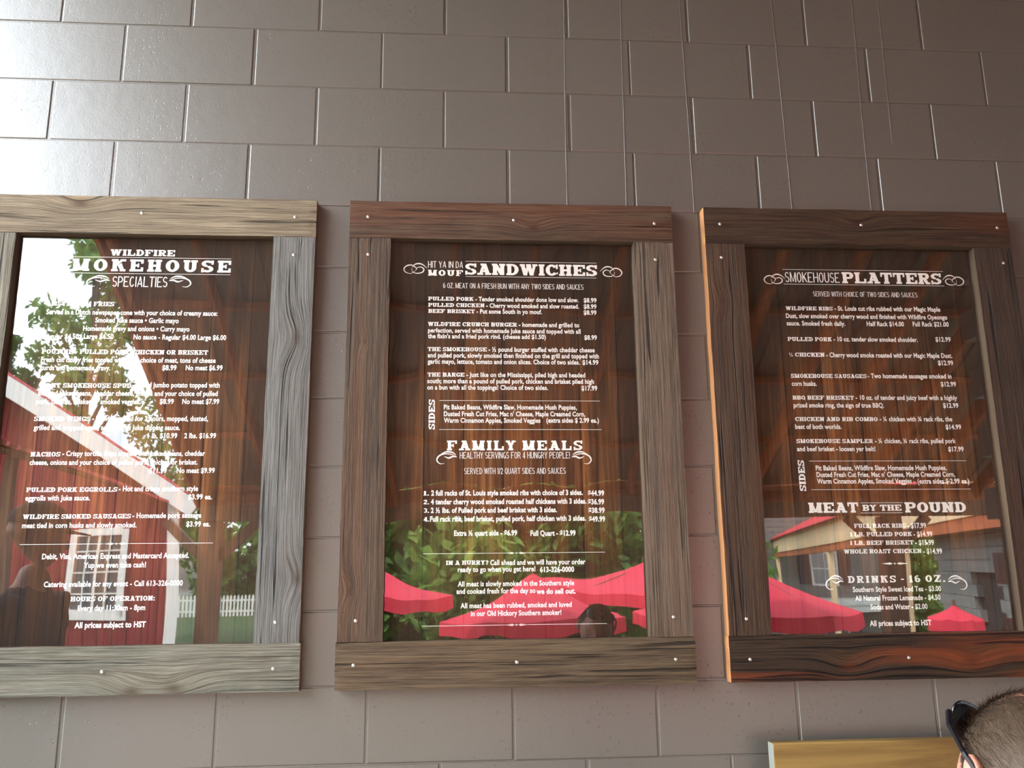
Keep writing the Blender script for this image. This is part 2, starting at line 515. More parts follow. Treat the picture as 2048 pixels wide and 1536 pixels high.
# ------------------------------------------------------------------ lettering
class Glyphs:
    def __init__(self, W, H, S, SH, aw=0.92):
        self.W, self.H, self.S, self.SH, self.w = W, H, S, SH, aw
    def q(self, *pts):
        self.polys.append(list(pts))
    def r(self, x0, y0, x1, y1):
        self.q((x0, y0), (x1, y0), (x1, y1), (x0, y1))
    def arc(self, cx, cy, rx, ry, a0, a1, tw, th, n=14):
        for i in range(n):
            p = []
            for a, k in ((a0 + (a1 - a0) * i / n, 0), (a0 + (a1 - a0) * (i + 1) / n, 0), (a0 + (a1 - a0) * (i + 1) / n, 1), (a0 + (a1 - a0) * i / n, 1)):
                a = math.radians(a)
                p.append((cx + (rx - k * tw) * math.cos(a), cy + (ry - k * th) * math.sin(a)))
            self.q(*p)
    def st(self, x, y0=0.0, y1=1.0, b=True, t=True, l=True, rr=True):
        W, S, SH = self.W, self.S, self.SH
        self.r(x - W / 2, y0, x + W / 2, y1)
        if S:
            xl, xr = (x - W / 2 - S if l else x - W / 2), (x + W / 2 + S if rr else x + W / 2)
            if b:
                self.r(xl, y0, xr, y0 + SH)
            if t:
                self.r(xl, y1 - SH, xr, y1)
    def diag(self, xa, ya, xb, yb, w):
        self.q((xa - w / 2, ya), (xa + w / 2, ya), (xb + w / 2, yb), (xb - w / 2, yb))
    def ser(self, x, y, half):
        if self.S:
            y0, y1 = (0, self.SH) if y == 0 else (1 - self.SH, 1)
            self.r(x - half, y0, x + half, y1)
    def bowl(self, x0, x1, y0, y1, close=True):
        W, H = self.W, self.H
        ry = (y1 - y0) / 2
        rx = min(ry * 1.0, (x1 - x0) * 0.8)
        if self.S == 0:
            rx = (x1 - x0) * 0.7
        cx = x1 - rx
        self.r(x0, y1 - H, cx, y1)
        self.r(x0, y0, cx, y0 + H)
        self.arc(cx, (y0 + y1) / 2, rx, ry, -90, 90, W, H)
    def glyph(self, ch):
        self.polys = []
        W, H, S, SH = self.W, self.H, self.S, self.SH
        w = self.w
        l, r = W / 2 + S, w - W / 2 - S
        hx = W / 2 + S
        e = W * 0.55 if S else H
        if ch == 'A':
            w = w * 1.08
            self.diag(l * 0.9, 0, w / 2, 1, W * 0.7)
            self.diag(w - l * 0.9, 0, w / 2, 1, W * 1.05)
            self.r(l, 0.24, w - l, 0.24 + H)
            if S:
                self.ser(l * 0.9, 0, hx); self.ser(w - l * 0.9, 0, hx); self.r(w / 2 - W * 0.9, 1 - SH, w / 2 + W * 0.55, 1)
        elif ch == 'B':
            self.st(l, rr=False); self.bowl(l, w - 0.02, 0.47, 1); self.bowl(l, w, 0, 0.53)
        elif ch in 'CG':
            self.arc(w / 2, 0.5, w / 2, 0.5, 50 if S == 0 else 35, 325, W, H, 22)
            if S:
                self.r(w - W * 0.5, 0.60, w, 1.0)
            if ch == 'C' and S:
                self.r(w - W * 0.35, 0.14, w, 0.30)
            if ch == 'G':
                self.r(w - W * (1.0 if S == 0 else 0.95), 0.03, w, 0.44); self.r(w * 0.5, 0.44 - H, w + S * 0.5, 0.44)
        elif ch == 'D':
            self.st(l, rr=False); self.bowl(l, w, 0, 1)
        elif ch in 'EF':
            self.st(l, rr=False)
            if ch == 'F' and S:
                self.r(0, 0, l + hx, SH)
            self.r(l, 1 - H, w, 1)
            self.r(l, 0.5 - H / 2, w * 0.68, 0.5 + H / 2)
            if ch == 'E':
                self.r(l, 0, w, H)
            if S:
                self.r(w - e, 0.66, w, 1)
                self.r(w * 0.68 - e * 0.6, 0.33, w * 0.68, 0.67)
                if ch == 'E':
                    self.r(w - e, 0, w, 0.34)
        elif ch == 'H':
            w *= 1.05; r = w - hx
            self.st(l); self.st(r); self.r(l, 0.5 - H / 2, r, 0.5 + H / 2)
        elif ch == 'I':
            w = 2 * hx if S else W
            self.st(w / 2)
        elif ch == 'J':
            self.r(w - W - S, 0.3, w - S, 1); self.ser(w - S - W / 2, 1, hx); self.arc((w - S) / 2, 0.32, (w - S) / 2, 0.32, 180, 360, W, H)
        elif ch == 'K':
            w *= 1.05
            self.st(l)
            k = W * 0.9
            self.q((l, 0.36), (l, 0.36 + H * 1.5), (w - hx * 0.8 - k / 2, 1), (w - hx * 0.8 + k / 2, 1))
            self.q((l + W * 0.6, 0.5), (l + W * 0.6 + k, 0.68), (w - hx * 0.8 + k / 2, 0), (w - hx * 0.8 - k / 2, 0))
            self.ser(w - hx * 0.85, 1, hx * 0.85); self.ser(w - hx * 0.85, 0, hx * 0.85)
        elif ch == 'L':
            self.st(l); self.r(l, 0, w, H)
            if S:
                self.r(w - e, 0, w, 0.42)
        elif ch == 'M':
            w *= 1.28; r = w - hx
            self.st(l, rr=bool(S)); self.st(r, l=bool(S))
            self.q((l - W / 2, 1), (l + W / 2, 1), (w / 2 + W * .25, 0.05), (w / 2 - W * .35, 0.05))
            self.q((r + W / 2, 1), (r - W / 2, 1), (w / 2 - W * .25, 0.05), (w / 2 + W * .35, 0.05))
        elif ch == 'N':
            w *= 1.08; r = w - hx
            self.st(l, t=True, rr=False); self.st(r, b=False, l=True)
            self.q((l - W / 2, 1), (l + W / 2, 1), (r + W / 2, 0), (r - W / 2, 0))
            self.ser(l, 0, hx)
        elif ch in 'OQ0':
            if ch == '0': w *= 0.85
            self.arc(w / 2, 0.5, w / 2, 0.5, 0, 360, W, H, 28)
            if ch == 'Q':
                self.diag(w * 0.62, 0.3, w * 0.92, -0.08, W * 0.7)
        elif ch == 'P':
            self.st(l, t=True, rr=False); self.bowl(l, w, 0.40, 1); self.ser(l, 0, hx)
        elif ch == 'R':
            w *= 1.03
            self.st(l, rr=False); self.bowl(l, w - 0.06, 0.44, 1); self.ser(l, 0, hx * 0.95)
            self.diag(w - hx * 0.9, 0, w * 0.52, 0.5, W * 0.95); self.ser(w - hx * 0.8, 0, hx * 0.8)
        elif ch == 'S':
            w *= 0.9
            sw = W * 0.9
            self.arc(w / 2, 0.725, w / 2, 0.275, 30, 265, sw, H, 16)
            self.arc(w / 2, 0.275, w / 2, 0.275, 85, -150, sw, H, 16)
            self.q((w * 0.20, 0.62), (w * 0.36, 0.45 + H * 0.9), (w * 0.80, 0.38), (w * 0.62, 0.55 - H * 0.9))
            if S:
                self.r(w - sw * 0.6, 0.66, w, 1.0); self.r(0, 0, sw * 0.6, 0.34)
        elif ch == 'T':
            self.st(w / 2, t=False); self.r(0, 1 - H, w, 1)
            if S:
                self.r(0, 0.62, e * 0.8, 1); self.r(w - e * 0.8, 0.62, w, 1)
        elif ch == 'U':
            w *= 1.05
            self.r(l - W / 2, 0.36, l + W / 2, 1); self.r(w - l - W / 2, 0.36, w - l + W / 2, 1)
            self.ser(l, 1, hx); self.ser(w - l, 1, hx)
            self.arc(w / 2, 0.37, w / 2 - l + W / 2, 0.37, 180, 360, W, H, 16)
        elif ch in 'VW':
            n_ = 1 if ch == 'V' else 2
            span = w - 2 * l * 0.85
            if n_ == 2:
                w *= 1.45; span = (w - 2 * l * 0.85) / 2
            for i in range(n_):
                a = l * 0.85 + span * i
                self.diag(a + span / 2, 0, a, 1, W * 1.0); self.diag(a + span / 2, 0, a + span, 1, W * 0.7)
            for i in range(n_ + 1):
                self.ser(l * 0.85 + span * i, 1, hx * 0.85)
        elif ch == 'X':
            self.diag(l, 0, w - l, 1, W * .8); self.diag(w - l, 0, l, 1, W)
        elif ch == 'Y':
            self.st(w / 2, 0, 0.5, t=False)
            self.diag(w / 2, 0.42, l * 0.85, 1, W); self.diag(w / 2, 0.42, w - l * 0.85, 1, W * 0.8)
            self.ser(l * 0.85, 1, hx * 0.85); self.ser(w - l * 0.85, 1, hx * 0.85)
        elif ch == 'Z':
            self.r(0, 1 - H, w, 1); self.r(0, 0, w, H); self.q((0, H * 0.5), (W * 1.1, H * 0.5), (w, 1 - H * 0.5), (w - W * 1.1, 1 - H * 0.5))
            if S:
                self.r(0, 0.66, e * 0.7, 1); self.r(w - e * 0.7, 0, w, 0.34)
        elif ch == '1':
            w = 2 * hx if S else W * 1.8
            self.st(w / 2 + (0 if S else W * 0.4), t=False); self.q((0, 0.78), (w / 2, 0.70), (w / 2, 1), (w / 2 - W * .1, 1))
        elif ch == '2':
            w *= 0.8
            self.arc(w / 2, 0.68, w / 2, 0.32, -25, 170, W, H, 14); self.r(0, 0, w, H * 1.1)
            self.q((0, H), (W, H * 0.8), (w, 0.6), (w - W * 1.05, 0.55))
        elif ch == '3':
            w *= 0.8
            self.arc(w / 2, 0.73, w / 2, 0.27, -85, 160, W, H, 12); self.arc(w / 2, 0.28, w / 2, 0.28, -160, 85, W, H, 12)
        elif ch == '4':
            w *= 0.85
            self.r(w * 0.7 - W / 2, 0, w * 0.7 + W / 2, 1); self.r(0, 0.22, w, 0.22 + H); self.diag(W * 0.35, 0.25, w * 0.7 - W * 0.1, 1, W * 0.7)
            self.ser(w * 0.7, 0, hx)
        elif ch == '6':
            w *= 0.85
            self.arc(w / 2, 0.32, w / 2, 0.32, 0, 360, W, H, 18); self.arc(w / 2, 0.55, w / 2, 0.45, 55, 200, W, H, 10)
        elif ch == '.':
            w = W * 1.0; self.r(0, 0, w, 0.2 if S else H * 1.2)
        elif ch == ',':
            w = W; self.r(0, 0, w, 0.2); self.q((w * .4, 0), (w, 0), (w * .5, -0.18), (w * .1, -0.18))
        elif ch == ':':
            w = W; self.r(0, 0, w, 0.22); self.r(0, 0.5, w, 0.72)
        elif ch == '-':
            w = 0.42; self.r(0, 0.36, w, 0.52)
        elif ch == '!':
            w = W; self.r(0, 0.32, w, 1); self.r(0, 0, w, 0.18)
        elif ch == '?':
            w *= 0.75
            self.arc(w / 2, 0.72, w / 2, 0.28, -80, 165, W, H, 12); self.r(w / 2 - W / 2, 0.27, w / 2 + W / 2, 0.48); self.r(w / 2 - W / 2, 0, w / 2 + W / 2, 0.19)
        elif ch == '/':
            w = 0.5; self.diag(W / 2, 0, w - W / 2, 1, W)
        elif ch == '½':
            w = 0.8
            keep = []
            for c2, ox, oy in (('1', 0.0, 0.5), ('2', 0.48, 0.0)):
                p2, w2 = self.glyph(c2)
                keep += [[(ox + x * 0.42, oy + y * 0.48) for x, y in p] for p in p2]
            self.polys = keep
            self.diag(0.18, 0, 0.62, 1, 0.09)
        else:
            w = 0.5
        return self.polys, w
    def line(self, text, x0, x1, z, h, gap=0.10):
        out, pen = [], 0.0
        for ch in text:
            if ch == ' ':
                pen += 0.42 if self.S else 0.55
                continue
            p, w = self.glyph(ch)
            out += [[(x + pen, y) for x, y in poly] for poly in p]
            pen += w + gap
        tot = pen - gap
        k = (x1 - x0) / tot
        return [[(x0 + x * k, z + y * h) for x, y in poly] for poly in out]

SLAB = Glyphs(0.30, 0.17, 0.075, 0.17)
SLAB_SMALL = Glyphs(0.29, 0.16, 0.08, 0.16)
THIN = Glyphs(0.19, 0.085, 0.0, 0.0)
BTXT = {}
def body_text(text, x0, x1, z, h, bold):
    cu = bpy.data.curves.new('t', 'FONT')
    cu.body = text
    cu.offset = 0.038 if bold else 0.028
    cu.resolution_u = 3
    cu.space_character = 1.04
    ob = bpy.data.objects.new('t', cu)
    COL.objects.link(ob)
    me = bpy.data.meshes.new_from_object(ob)
    vs_ = [v.co.copy() for v in me.vertices]
    fs_ = [tuple(p.vertices) for p in me.polygons]
    lo, hi = min(v.x for v in vs_), max(v.x for v in vs_)
    k = (x1 - x0) / (hi - lo)
    kz = h / 0.69
    bpy.data.objects.remove(ob)
    bpy.data.curves.remove(cu)
    bpy.data.meshes.remove(me)
    return [(x0 + (v.x - lo) * k, 0, z + v.y * kz) for v in vs_], fs_

def ribbon(pts, ws):
    """flat printed stroke through 2-D pts with half widths ws"""
    vs_, fs_ = [], []
    n = len(pts)
    for i, (x, z) in enumerate(pts):
        a, b = pts[max(i - 1, 0)], pts[min(i + 1, n - 1)]
        dx, dz = b[0] - a[0], b[1] - a[1]
        L = math.hypot(dx, dz) or 1
        nx, nz = -dz / L * ws[i], dx / L * ws[i]
        vs_ += [(x + nx, 0, z + nz), (x - nx, 0, z - nz)]
    for i in range(n - 1):
        fs_.append((2 * i, 2 * i + 1, 2 * i + 3, 2 * i + 2))
    return vs_, fs_

def smooth_pts(ctrl, n=10):
    out = []
    c = [ctrl[0]] + list(ctrl) + [ctrl[-1]]
    for i in range(1, len(c) - 2):
        for k in range(n):
            t_ = k / n
            p = []
            for d in (0, 1):
                a, b, e, f = c[i - 1][d], c[i][d], c[i + 1][d], c[i + 2][d]
                p.append(0.5 * (2 * b + (e - a) * t_ + (2 * a - 5 * b + 4 * e - f) * t_ * t_ + (3 * b - a - 3 * e + f) * t_ ** 3))
            out.append(tuple(p))
    out.append(tuple(ctrl[-1]))
    return out

def scroll(x0, x1, z0, z1, side):
    """double-loop flourish beside a heading, tail towards the heading"""
    res = []
    def put(c, wmax):
        pts = smooth_pts(c)
        n = len(pts)
        ws = [(0.0005 + wmax * math.sin(math.pi * i / (n - 1)) ** 1.5) for i in range(n)]
        q = [((x0 + x * (x1 - x0)) if side > 0 else (x1 - x * (x1 - x0)), z0 + z * (z1 - z0)) for x, z in pts]
        res.append(ribbon(q, ws))
    put([(0.50, 0.30), (0.30, 0.00), (0.08, 0.12), (0.0, 0.45), (0.12, 0.76), (0.32, 0.84), (0.50, 0.62), (0.55, 0.42), (0.50, 0.34)], 0.0013)
    put([(0.34, 0.50), (0.38, 0.15), (0.58, 0.02), (0.80, 0.14), (0.86, 0.45), (0.72, 0.66), (0.56, 0.56), (0.52, 0.42)], 0.0011)
    put([(0.36, 0.60), (0.46, 0.90), (0.66, 1.0), (0.84, 0.85), (1.0, 0.52)], 0.0014)
    return res

def leaf_scroll(x0, x1, z0, z1, side):
    res = []
    def put(c, wmax):
        pts = smooth_pts(c)
        n = len(pts)
        ws = [(0.0004 + wmax * math.sin(math.pi * i / (n - 1)) ** 1.2) for i in range(n)]
        q = [((x0 + x * (x1 - x0)) if side > 0 else (x1 - x * (x1 - x0)), z0 + z * (z1 - z0)) for x, z in pts]
        res.append(ribbon(q, ws))
    put([(0.38, 0.04), (0.16, 0.02), (0.0, 0.28), (0.08, 0.62), (0.35, 0.82), (0.68, 0.80), (1.0, 0.60)], 0.0016)
    put([(0.22, 0.84), (0.50, 1.0), (0.78, 0.94), (0.98, 0.72)], 0.0018)
    put([(0.36, 0.62), (0.60, 0.48), (0.80, 0.60), (1.02, 0.56)], 0.0019)
    return res
MENU = {
1: [
 [('S', 'WILDFIRE', -0.1116, 0.0776, 2.4655, 0.0197), ('L', -0.2741, 0.245, 2.4601), ('L', -0.2692, 0.2453, 2.4093), ('S', 'SMOKEHOUSE', -0.267, 0.2454, 2.4162, 0.0377), ('T', 'SPECIALTIES', -0.098, 0.0616, 2.3677, 0.0324), ('C', -0.1725, -0.1071, 2.3676, 2.4012, 1), ('C', 0.0672, 0.1298, 2.369, 2.4029, -1)],
 [('S', 'AMSTERDAM FRIES', -0.2812, -0.0871, 2.3066, 0.0132)],
 [('B', 'Served in a Dutch newspaper cone with your choice of creamy sauce:', -0.2793, 0.2142, 2.2805, 0.0146), ('B', 'Smoked Juke sauce • Garlic mayo', -0.1373, 0.1032, 2.2566, 0.0146), ('B', 'Homemade gravy and onions • Curry mayo', -0.1698, 0.1363, 2.2311, 0.0145), ('B', 'Regular $4.50', -0.2793, -0.1803, 2.2058, 0.0144), ('B', 'Large $6.50', -0.1656, -0.0805, 2.2068, 0.0144), ('B', 'No sauce - Regular $4.00 Large $6.00', -0.0233, 0.2443, 2.2059, 0.0145)],
 [('S', 'POUTINE - PULLED PORK, CHICKEN OR BRISKET', -0.28, 0.1943, 2.1601, 0.0135), ('B', 'Fresh cut crispy fries topped with your choice of meat, tons of cheese', -0.2798, 0.218, 2.1358, 0.0147), ('B', 'curds and homemade gravy.', -0.2783, -0.0819, 2.1115, 0.0146), ('B', '$8.99', 0.0659, 0.1067, 2.1131, 0.0148), ('B', 'No meat $6.99', 0.1332, 0.239, 2.1134, 0.0148)],
 [('S', 'GIANT SMOKEHOUSE SPUD', -0.2781, -0.0181, 2.0592, 0.0133), ('B', '- Baked jumbo potato topped with', -0.0141, 0.234, 2.0614, 0.0146), ('B', 'smoked baked beans, cheddar cheese, onions and your choice of pulled', -0.2779, 0.2298, 2.0362, 0.0144), ('B', 'pork, chicken, brisket or smoked veggies.', -0.2802, 0.0118, 2.0114, 0.0144), ('B', '$8.99', 0.0662, 0.1059, 2.0124, 0.0145), ('B', 'No meat $7.99', 0.13, 0.2355, 2.0125, 0.0145)],
 [('S', 'SMOKED WINGS', -0.2814, -0.1242, 1.9611, 0.0131), ('B', '- Slowly smoked for 3 hours, mopped, dusted,', -0.1195, 0.2067, 1.962, 0.0143), ('B', 'grilled and mopped again, served with Juke dipping sauce.', -0.2794, 0.129, 1.9355, 0.0142), ('B', '1 lb. $10.99', 0.0399, 0.1228, 1.9119, 0.0143), ('B', '2 lbs. $16.99', 0.1426, 0.2325, 1.9118, 0.0143)],
 [('S', 'NACHOS', -0.2805, -0.1986, 1.8588, 0.0129), ('B', '- Crispy tortilla chips topped with baked beans, cheddar', -0.1933, 0.2047, 1.8605, 0.014), ('B', 'cheese, onions and your choice of pulled pork, chicken or brisket.', -0.2807, 0.1851, 1.8353, 0.014), ('B', '$11.99', 0.0511, 0.1005, 1.8114, 0.014), ('B', 'No meat $9.99', 0.1285, 0.2349, 1.8111, 0.0141)],
 [('S', 'PULLED PORK EGGROLLS', -0.2815, -0.0325, 1.7583, 0.0126), ('B', '- Hot and crispy southern style', -0.0285, 0.1915, 1.7596, 0.0142), ('B', 'eggrolls with Juke sauce.', -0.2817, -0.1056, 1.7345, 0.014), ('B', '$3.99 ea.', 0.1657, 0.232, 1.7357, 0.0142)],
 [('S', 'WILDFIRE SMOKED SAUSAGES', -0.2827, 0.0112, 1.6831, 0.0125), ('B', '- Homemade pork sausage', 0.0152, 0.2052, 1.6839, 0.014), ('B', 'meat tied in corn husks and slowly smoked.', -0.2826, 0.0286, 1.6582, 0.0138), ('B', '$3.99 ea.', 0.1653, 0.2317, 1.6592, 0.014)],
 [('L', -0.2836, 0.2428, 1.6128), ('O', -0.0598, 0.0151, 1.6128, 0.0061)],
 [('B', 'Debit, Visa, American Express and Mastercard Accepted.', -0.22, 0.1788, 1.5724, 0.0143), ('B', 'Yup we even take cash!', -0.1054, 0.0631, 1.5477, 0.0143), ('B', 'Catering available for any event - Call 613-326-0000', -0.2076, 0.1667, 1.4969, 0.0141)],
 [('S', 'HOURS OF OPERATION:', -0.1324, 0.0937, 1.4572, 0.0127), ('B', 'Every day 11:30am - 8pm', -0.111, 0.07, 1.432, 0.014), ('X', 'All prices subject to HST', -0.1153, 0.0748, 1.3865, 0.0146)],
],
2: [
 [('T', 'HIT YA IN DA', -0.2612, -0.1539, 2.4408, 0.0211), ('S', 'MOUF', -0.261, -0.1538, 2.4149, 0.0186), ('S', 'SANDWICHES', -0.1469, 0.2628, 2.4197, 0.0365), ('L', -0.1462, 0.2619, 2.4629), ('L', -0.1461, 0.2603, 2.4139), ('W', -0.3347, -0.2641, 2.4213, 2.4535, 1), ('W', 0.2726, 0.3407, 2.4188, 2.4517, -1), ('T', '6 OZ. MEAT ON A FRESH BUN WITH ANY TWO SIDES AND SAUCES', -0.2143, 0.2186, 2.3753, 0.0169)],
 [('S', 'PULLED PORK', -0.2593, -0.1217, 2.3353, 0.0121), ('B', '- Tender smoked shoulder done low and slow.', -0.116, 0.2019, 2.3349, 0.0136), ('B', '$8.99', 0.2183, 0.2579, 2.3345, 0.0137), ('S', 'PULLED CHICKEN', -0.2591, -0.0881, 2.3153, 0.0121), ('B', '- Cherry wood smoked and slow roasted.', -0.0828, 0.2029, 2.3145, 0.0136), ('B', '$8.99', 0.2178, 0.2572, 2.3145, 0.0137), ('S', 'BEEF BRISKET', -0.2589, -0.1179, 2.2959, 0.012), ('B', '- Put some South in yo mouf.', -0.1126, 0.0878, 2.2957, 0.0135), ('B', '$8.99', 0.2172, 0.2566, 2.2953, 0.0136)],
 [('S', 'WILDFIRE CRUNCH BURGER', -0.2594, 0.0108, 2.2546, 0.0126), ('B', '- homemade and grilled to', 0.0161, 0.2021, 2.2546, 0.0136), ('B', 'perfection, served with homemade Juke sauce and topped with all', -0.2592, 0.2059, 2.2345, 0.0135), ('B', "the fixin's and a fried pork rind. (cheese add $1.50)", -0.259, 0.0984, 2.2165, 0.0134), ('B', '$8.99', 0.2166, 0.2556, 2.2157, 0.0136)],
 [('S', 'THE SMOKEHOUSE', -0.2595, -0.0817, 2.176, 0.0124), ('B', '- ½ pound burger stuffed with cheddar cheese', -0.0766, 0.2476, 2.1758, 0.0141), ('B', 'and pulled pork, slowly smoked then finished on the grill and topped with', -0.2593, 0.2599, 2.1567, 0.0139), ('B', 'garlic mayo, lettuce, tomato and onion slices. Choice of two sides.', -0.2591, 0.2005, 2.1374, 0.0139), ('B', '$14.99', 0.2087, 0.2577, 2.1371, 0.0141)],
 [('S', 'THE BARGE', -0.2593, -0.1489, 2.0974, 0.0123), ('B', '- Just like on the Mississippi, piled high and headed', -0.1432, 0.2164, 2.0972, 0.0138), ('B', 'south; more than a pound of pulled pork, chicken and brisket piled high', -0.26, 0.2421, 2.0775, 0.0138), ('B', 'on a bun with all the toppings! Choice of two sides.', -0.2598, 0.1019, 2.0581, 0.0137), ('B', '$17.99', 0.2034, 0.2517, 2.057, 0.0139)],
 [('V', 'SIDES', -0.2548, -0.2364, 1.9376, 2.0273), ('L', -0.2237, 0.2587, 2.0244), ('B', 'Pit Baked Beans, Wildfire Slaw, Homemade Hush Puppies,', -0.2102, 0.1879, 1.998, 0.0139), ('B', "Dusted Fresh Cut Fries, Mac n' Cheese, Maple Creamed Corn,", -0.21, 0.2125, 1.9776, 0.0139), ('B', 'Warm Cinnamon Apples, Smoked Veggies', -0.2099, 0.0773, 1.9581, 0.0138), ('B', '(extra sides $ 2.99 ea.)', 0.0952, 0.2535, 1.9585, 0.0139), ('L', -0.2239, 0.2604, 1.9374)],
 [('S', 'FAMILY MEALS', -0.2, 0.2014, 1.8754, 0.0289), ('T', 'HEALTHY SERVINGS FOR 4 HUNGRY PEOPLE!', -0.1627, 0.163, 1.851, 0.0192), ('C', -0.2293, -0.1721, 1.8354, 1.8712, 1), ('C', 0.1698, 0.2263, 1.8346, 1.8707, -1), ('T', 'SERVED WITH 1/2 QUART SIDES AND SAUCES', -0.1494, 0.1496, 1.8054, 0.0176)],
 [('S', '1.', -0.2673, -0.2514, 1.7434, 0.013), ('X', '2 full racks of St. Louis style smoked ribs with choice of 3 sides.', -0.2452, 0.1988, 1.7433, 0.0145), ('X', '$44.99', 0.2139, 0.2621, 1.7411, 0.0146), ('S', '2.', -0.2671, -0.2512, 1.7181, 0.013), ('X', '4 tender cherry wood smoked roasted half chickens with 3 sides.', -0.246, 0.2087, 1.718, 0.0144), ('X', '$36.99', 0.2131, 0.2612, 1.7156, 0.0146), ('S', '3.', -0.2668, -0.251, 1.6937, 0.0129), ('X', '2 ½ lbs. of Pulled pork and beef brisket with 3 sides.', -0.2458, 0.1212, 1.6936, 0.0143), ('X', '$38.99', 0.2139, 0.262, 1.6909, 0.0145), ('S', '4.', -0.2665, -0.2507, 1.6687, 0.0128), ('X', 'Full rack ribs, beef brisket, pulled pork, half chicken with 3 sides.', -0.2479, 0.2058, 1.6686, 0.0143), ('X', '$49.99', 0.2146, 0.2626, 1.6655, 0.0145), ('X', 'Extra ½ quart side - $6.99', -0.1786, 0.0037, 1.6277, 0.0142), ('X', 'Full Quart - $12.99', 0.0425, 0.1744, 1.626, 0.0143)],
 [('L', -0.2669, 0.2587, 1.5773), ('O', -0.032, 0.0345, 1.5771, 0.0061)],
 [('S', 'IN A HURRY?', -0.2012, -0.0797, 1.5453, 0.0119), ('B', 'Call ahead and we will have your order', -0.0746, 0.2008, 1.544, 0.0141), ('B', 'ready to go when you get here!', -0.1676, 0.0551, 1.5254, 0.014), ('X', '613-326-0000', 0.0683, 0.1675, 1.5229, 0.0141)],
 [('B', 'All meat is slowly smoked in the Southern style', -0.1675, 0.1665, 1.4851, 0.0139), ('B', 'and cooked fresh for the day so', -0.171, 0.0544, 1.4648, 0.0138), ('X', 'we do sell out.', 0.0572, 0.1701, 1.462, 0.0139)],
 [('B', 'All meat has been rubbed, smoked and luved', -0.1596, 0.1577, 1.425, 0.0137), ('B', 'in our Old Hickory Southern smoker!', -0.1302, 0.1277, 1.4033, 0.0137)],
 [('L', -0.2682, 0.2578, 1.3774), ('O', -0.0338, 0.0316, 1.3773, 0.0061)],
],
3: [
 [('W', -0.3083, -0.2407, 2.4025, 2.4342, 1), ('W', 0.2757, 0.3456, 2.405, 2.438, -1), ('L', -0.246, 0.2808, 2.451), ('L', -0.2457, 0.2799, 2.4023), ('T', 'SMOKEHOUSE', -0.2402, -0.0633, 2.4086, 0.0333), ('S', 'PLATTERS', -0.0552, 0.2717, 2.4074, 0.0368), ('T', 'SERVED WITH CHOICE OF TWO SIDES AND SAUCES', -0.154, 0.1867, 2.3627, 0.0162)],
 [('S', 'WILDFIRE RIBS', -0.2464, -0.0949, 2.3164, 0.0124), ('B', '- St. Louis cut ribs rubbed with our Magic Maple', -0.089, 0.2562, 2.3168, 0.0145), ('B', 'Dust, slow smoked over cherry wood and finished with Wildfire Opeongo', -0.2475, 0.2761, 2.291, 0.0143), ('B', 'sauce. Smoked fresh daily.', -0.247, -0.0588, 2.267, 0.0143), ('B', 'Half Rack $14.00', 0.0106, 0.1319, 2.2673, 0.0144), ('B', 'Full Rack $21.00', 0.1604, 0.2782, 2.2678, 0.0144)],
 [('S', 'PULLED PORK', -0.2476, -0.107, 2.2163, 0.0129), ('B', '- 10 oz. tender slow smoked shoulder.', -0.1013, 0.1709, 2.2168, 0.0142), ('B', '$12.99', 0.229, 0.2787, 2.2185, 0.0143)],
 [('S', '½ CHICKEN', -0.2471, -0.1344, 2.1664, 0.0128), ('B', '- Cherry wood smoke roasted with our Magic Maple Dust.', -0.1292, 0.2771, 2.1656, 0.0144), ('B', '$12.99', 0.2282, 0.2775, 2.1422, 0.0145)],
 [('S', 'SMOKEHOUSE SAUSAGES', -0.2469, -0.0065, 2.099, 0.0126), ('B', '- Two homemade sausages smoked in', -0.0033, 0.2665, 2.0994, 0.0143), ('B', 'corn husks.', -0.2464, -0.1675, 2.0741, 0.0142), ('B', '$12.99', 0.2292, 0.2781, 2.0742, 0.0143)],
 [('S', 'BBQ BEEF BRISKET', -0.2472, -0.0537, 2.0307, 0.0125), ('B', '- 10 oz. of tender and juicy beef with a highly', -0.048, 0.2766, 2.031, 0.0141), ('B', 'prized smoke ring, the sign of true BBQ.', -0.2462, 0.0396, 2.0066, 0.014), ('B', '$12.99', 0.2286, 0.2775, 2.0067, 0.0142)],
 [('S', 'CHICKEN AND RIB COMBO', -0.245, 0.015, 1.964, 0.0124), ('B', '- ¼ chicken with ¼ rack ribs, the', 0.0213, 0.2523, 1.964, 0.014), ('B', 'best of both worlds.', -0.2464, -0.1014, 1.94, 0.0139), ('B', '$14.99', 0.2284, 0.278, 1.9394, 0.014)],
 [('S', 'SMOKEHOUSE SAMPLER', -0.2461, -0.007, 1.8964, 0.0122), ('B', '- ¼ chicken, ¼ rack ribs, pulled pork', -0.0004, 0.2551, 1.8963, 0.0138), ('B', 'and beef brisket - loosen yer belt!', -0.2464, -0.0019, 1.8721, 0.0137), ('B', '$17.99', 0.2281, 0.2774, 1.8708, 0.0139)],
 [('V', 'SIDES', -0.248, -0.2281, 1.7516, 1.844), ('L', -0.2118, 0.2815, 1.8416), ('B', 'Pit Baked Beans, Wildfire Slaw, Homemade Hush Puppies,', -0.1934, 0.216, 1.8136, 0.0143), ('B', "Dusted Fresh Cut Fries, Mac n' Cheese, Maple Creamed Corn,", -0.1929, 0.2401, 1.7935, 0.0143), ('B', 'Warm Cinnamon Apples, Smoked Veggies', -0.1927, 0.1015, 1.7738, 0.0143), ('B', '(extra sides $ 2.99 ea.)', 0.1197, 0.2828, 1.7726, 0.0144), ('L', -0.2123, 0.2843, 1.7555)],
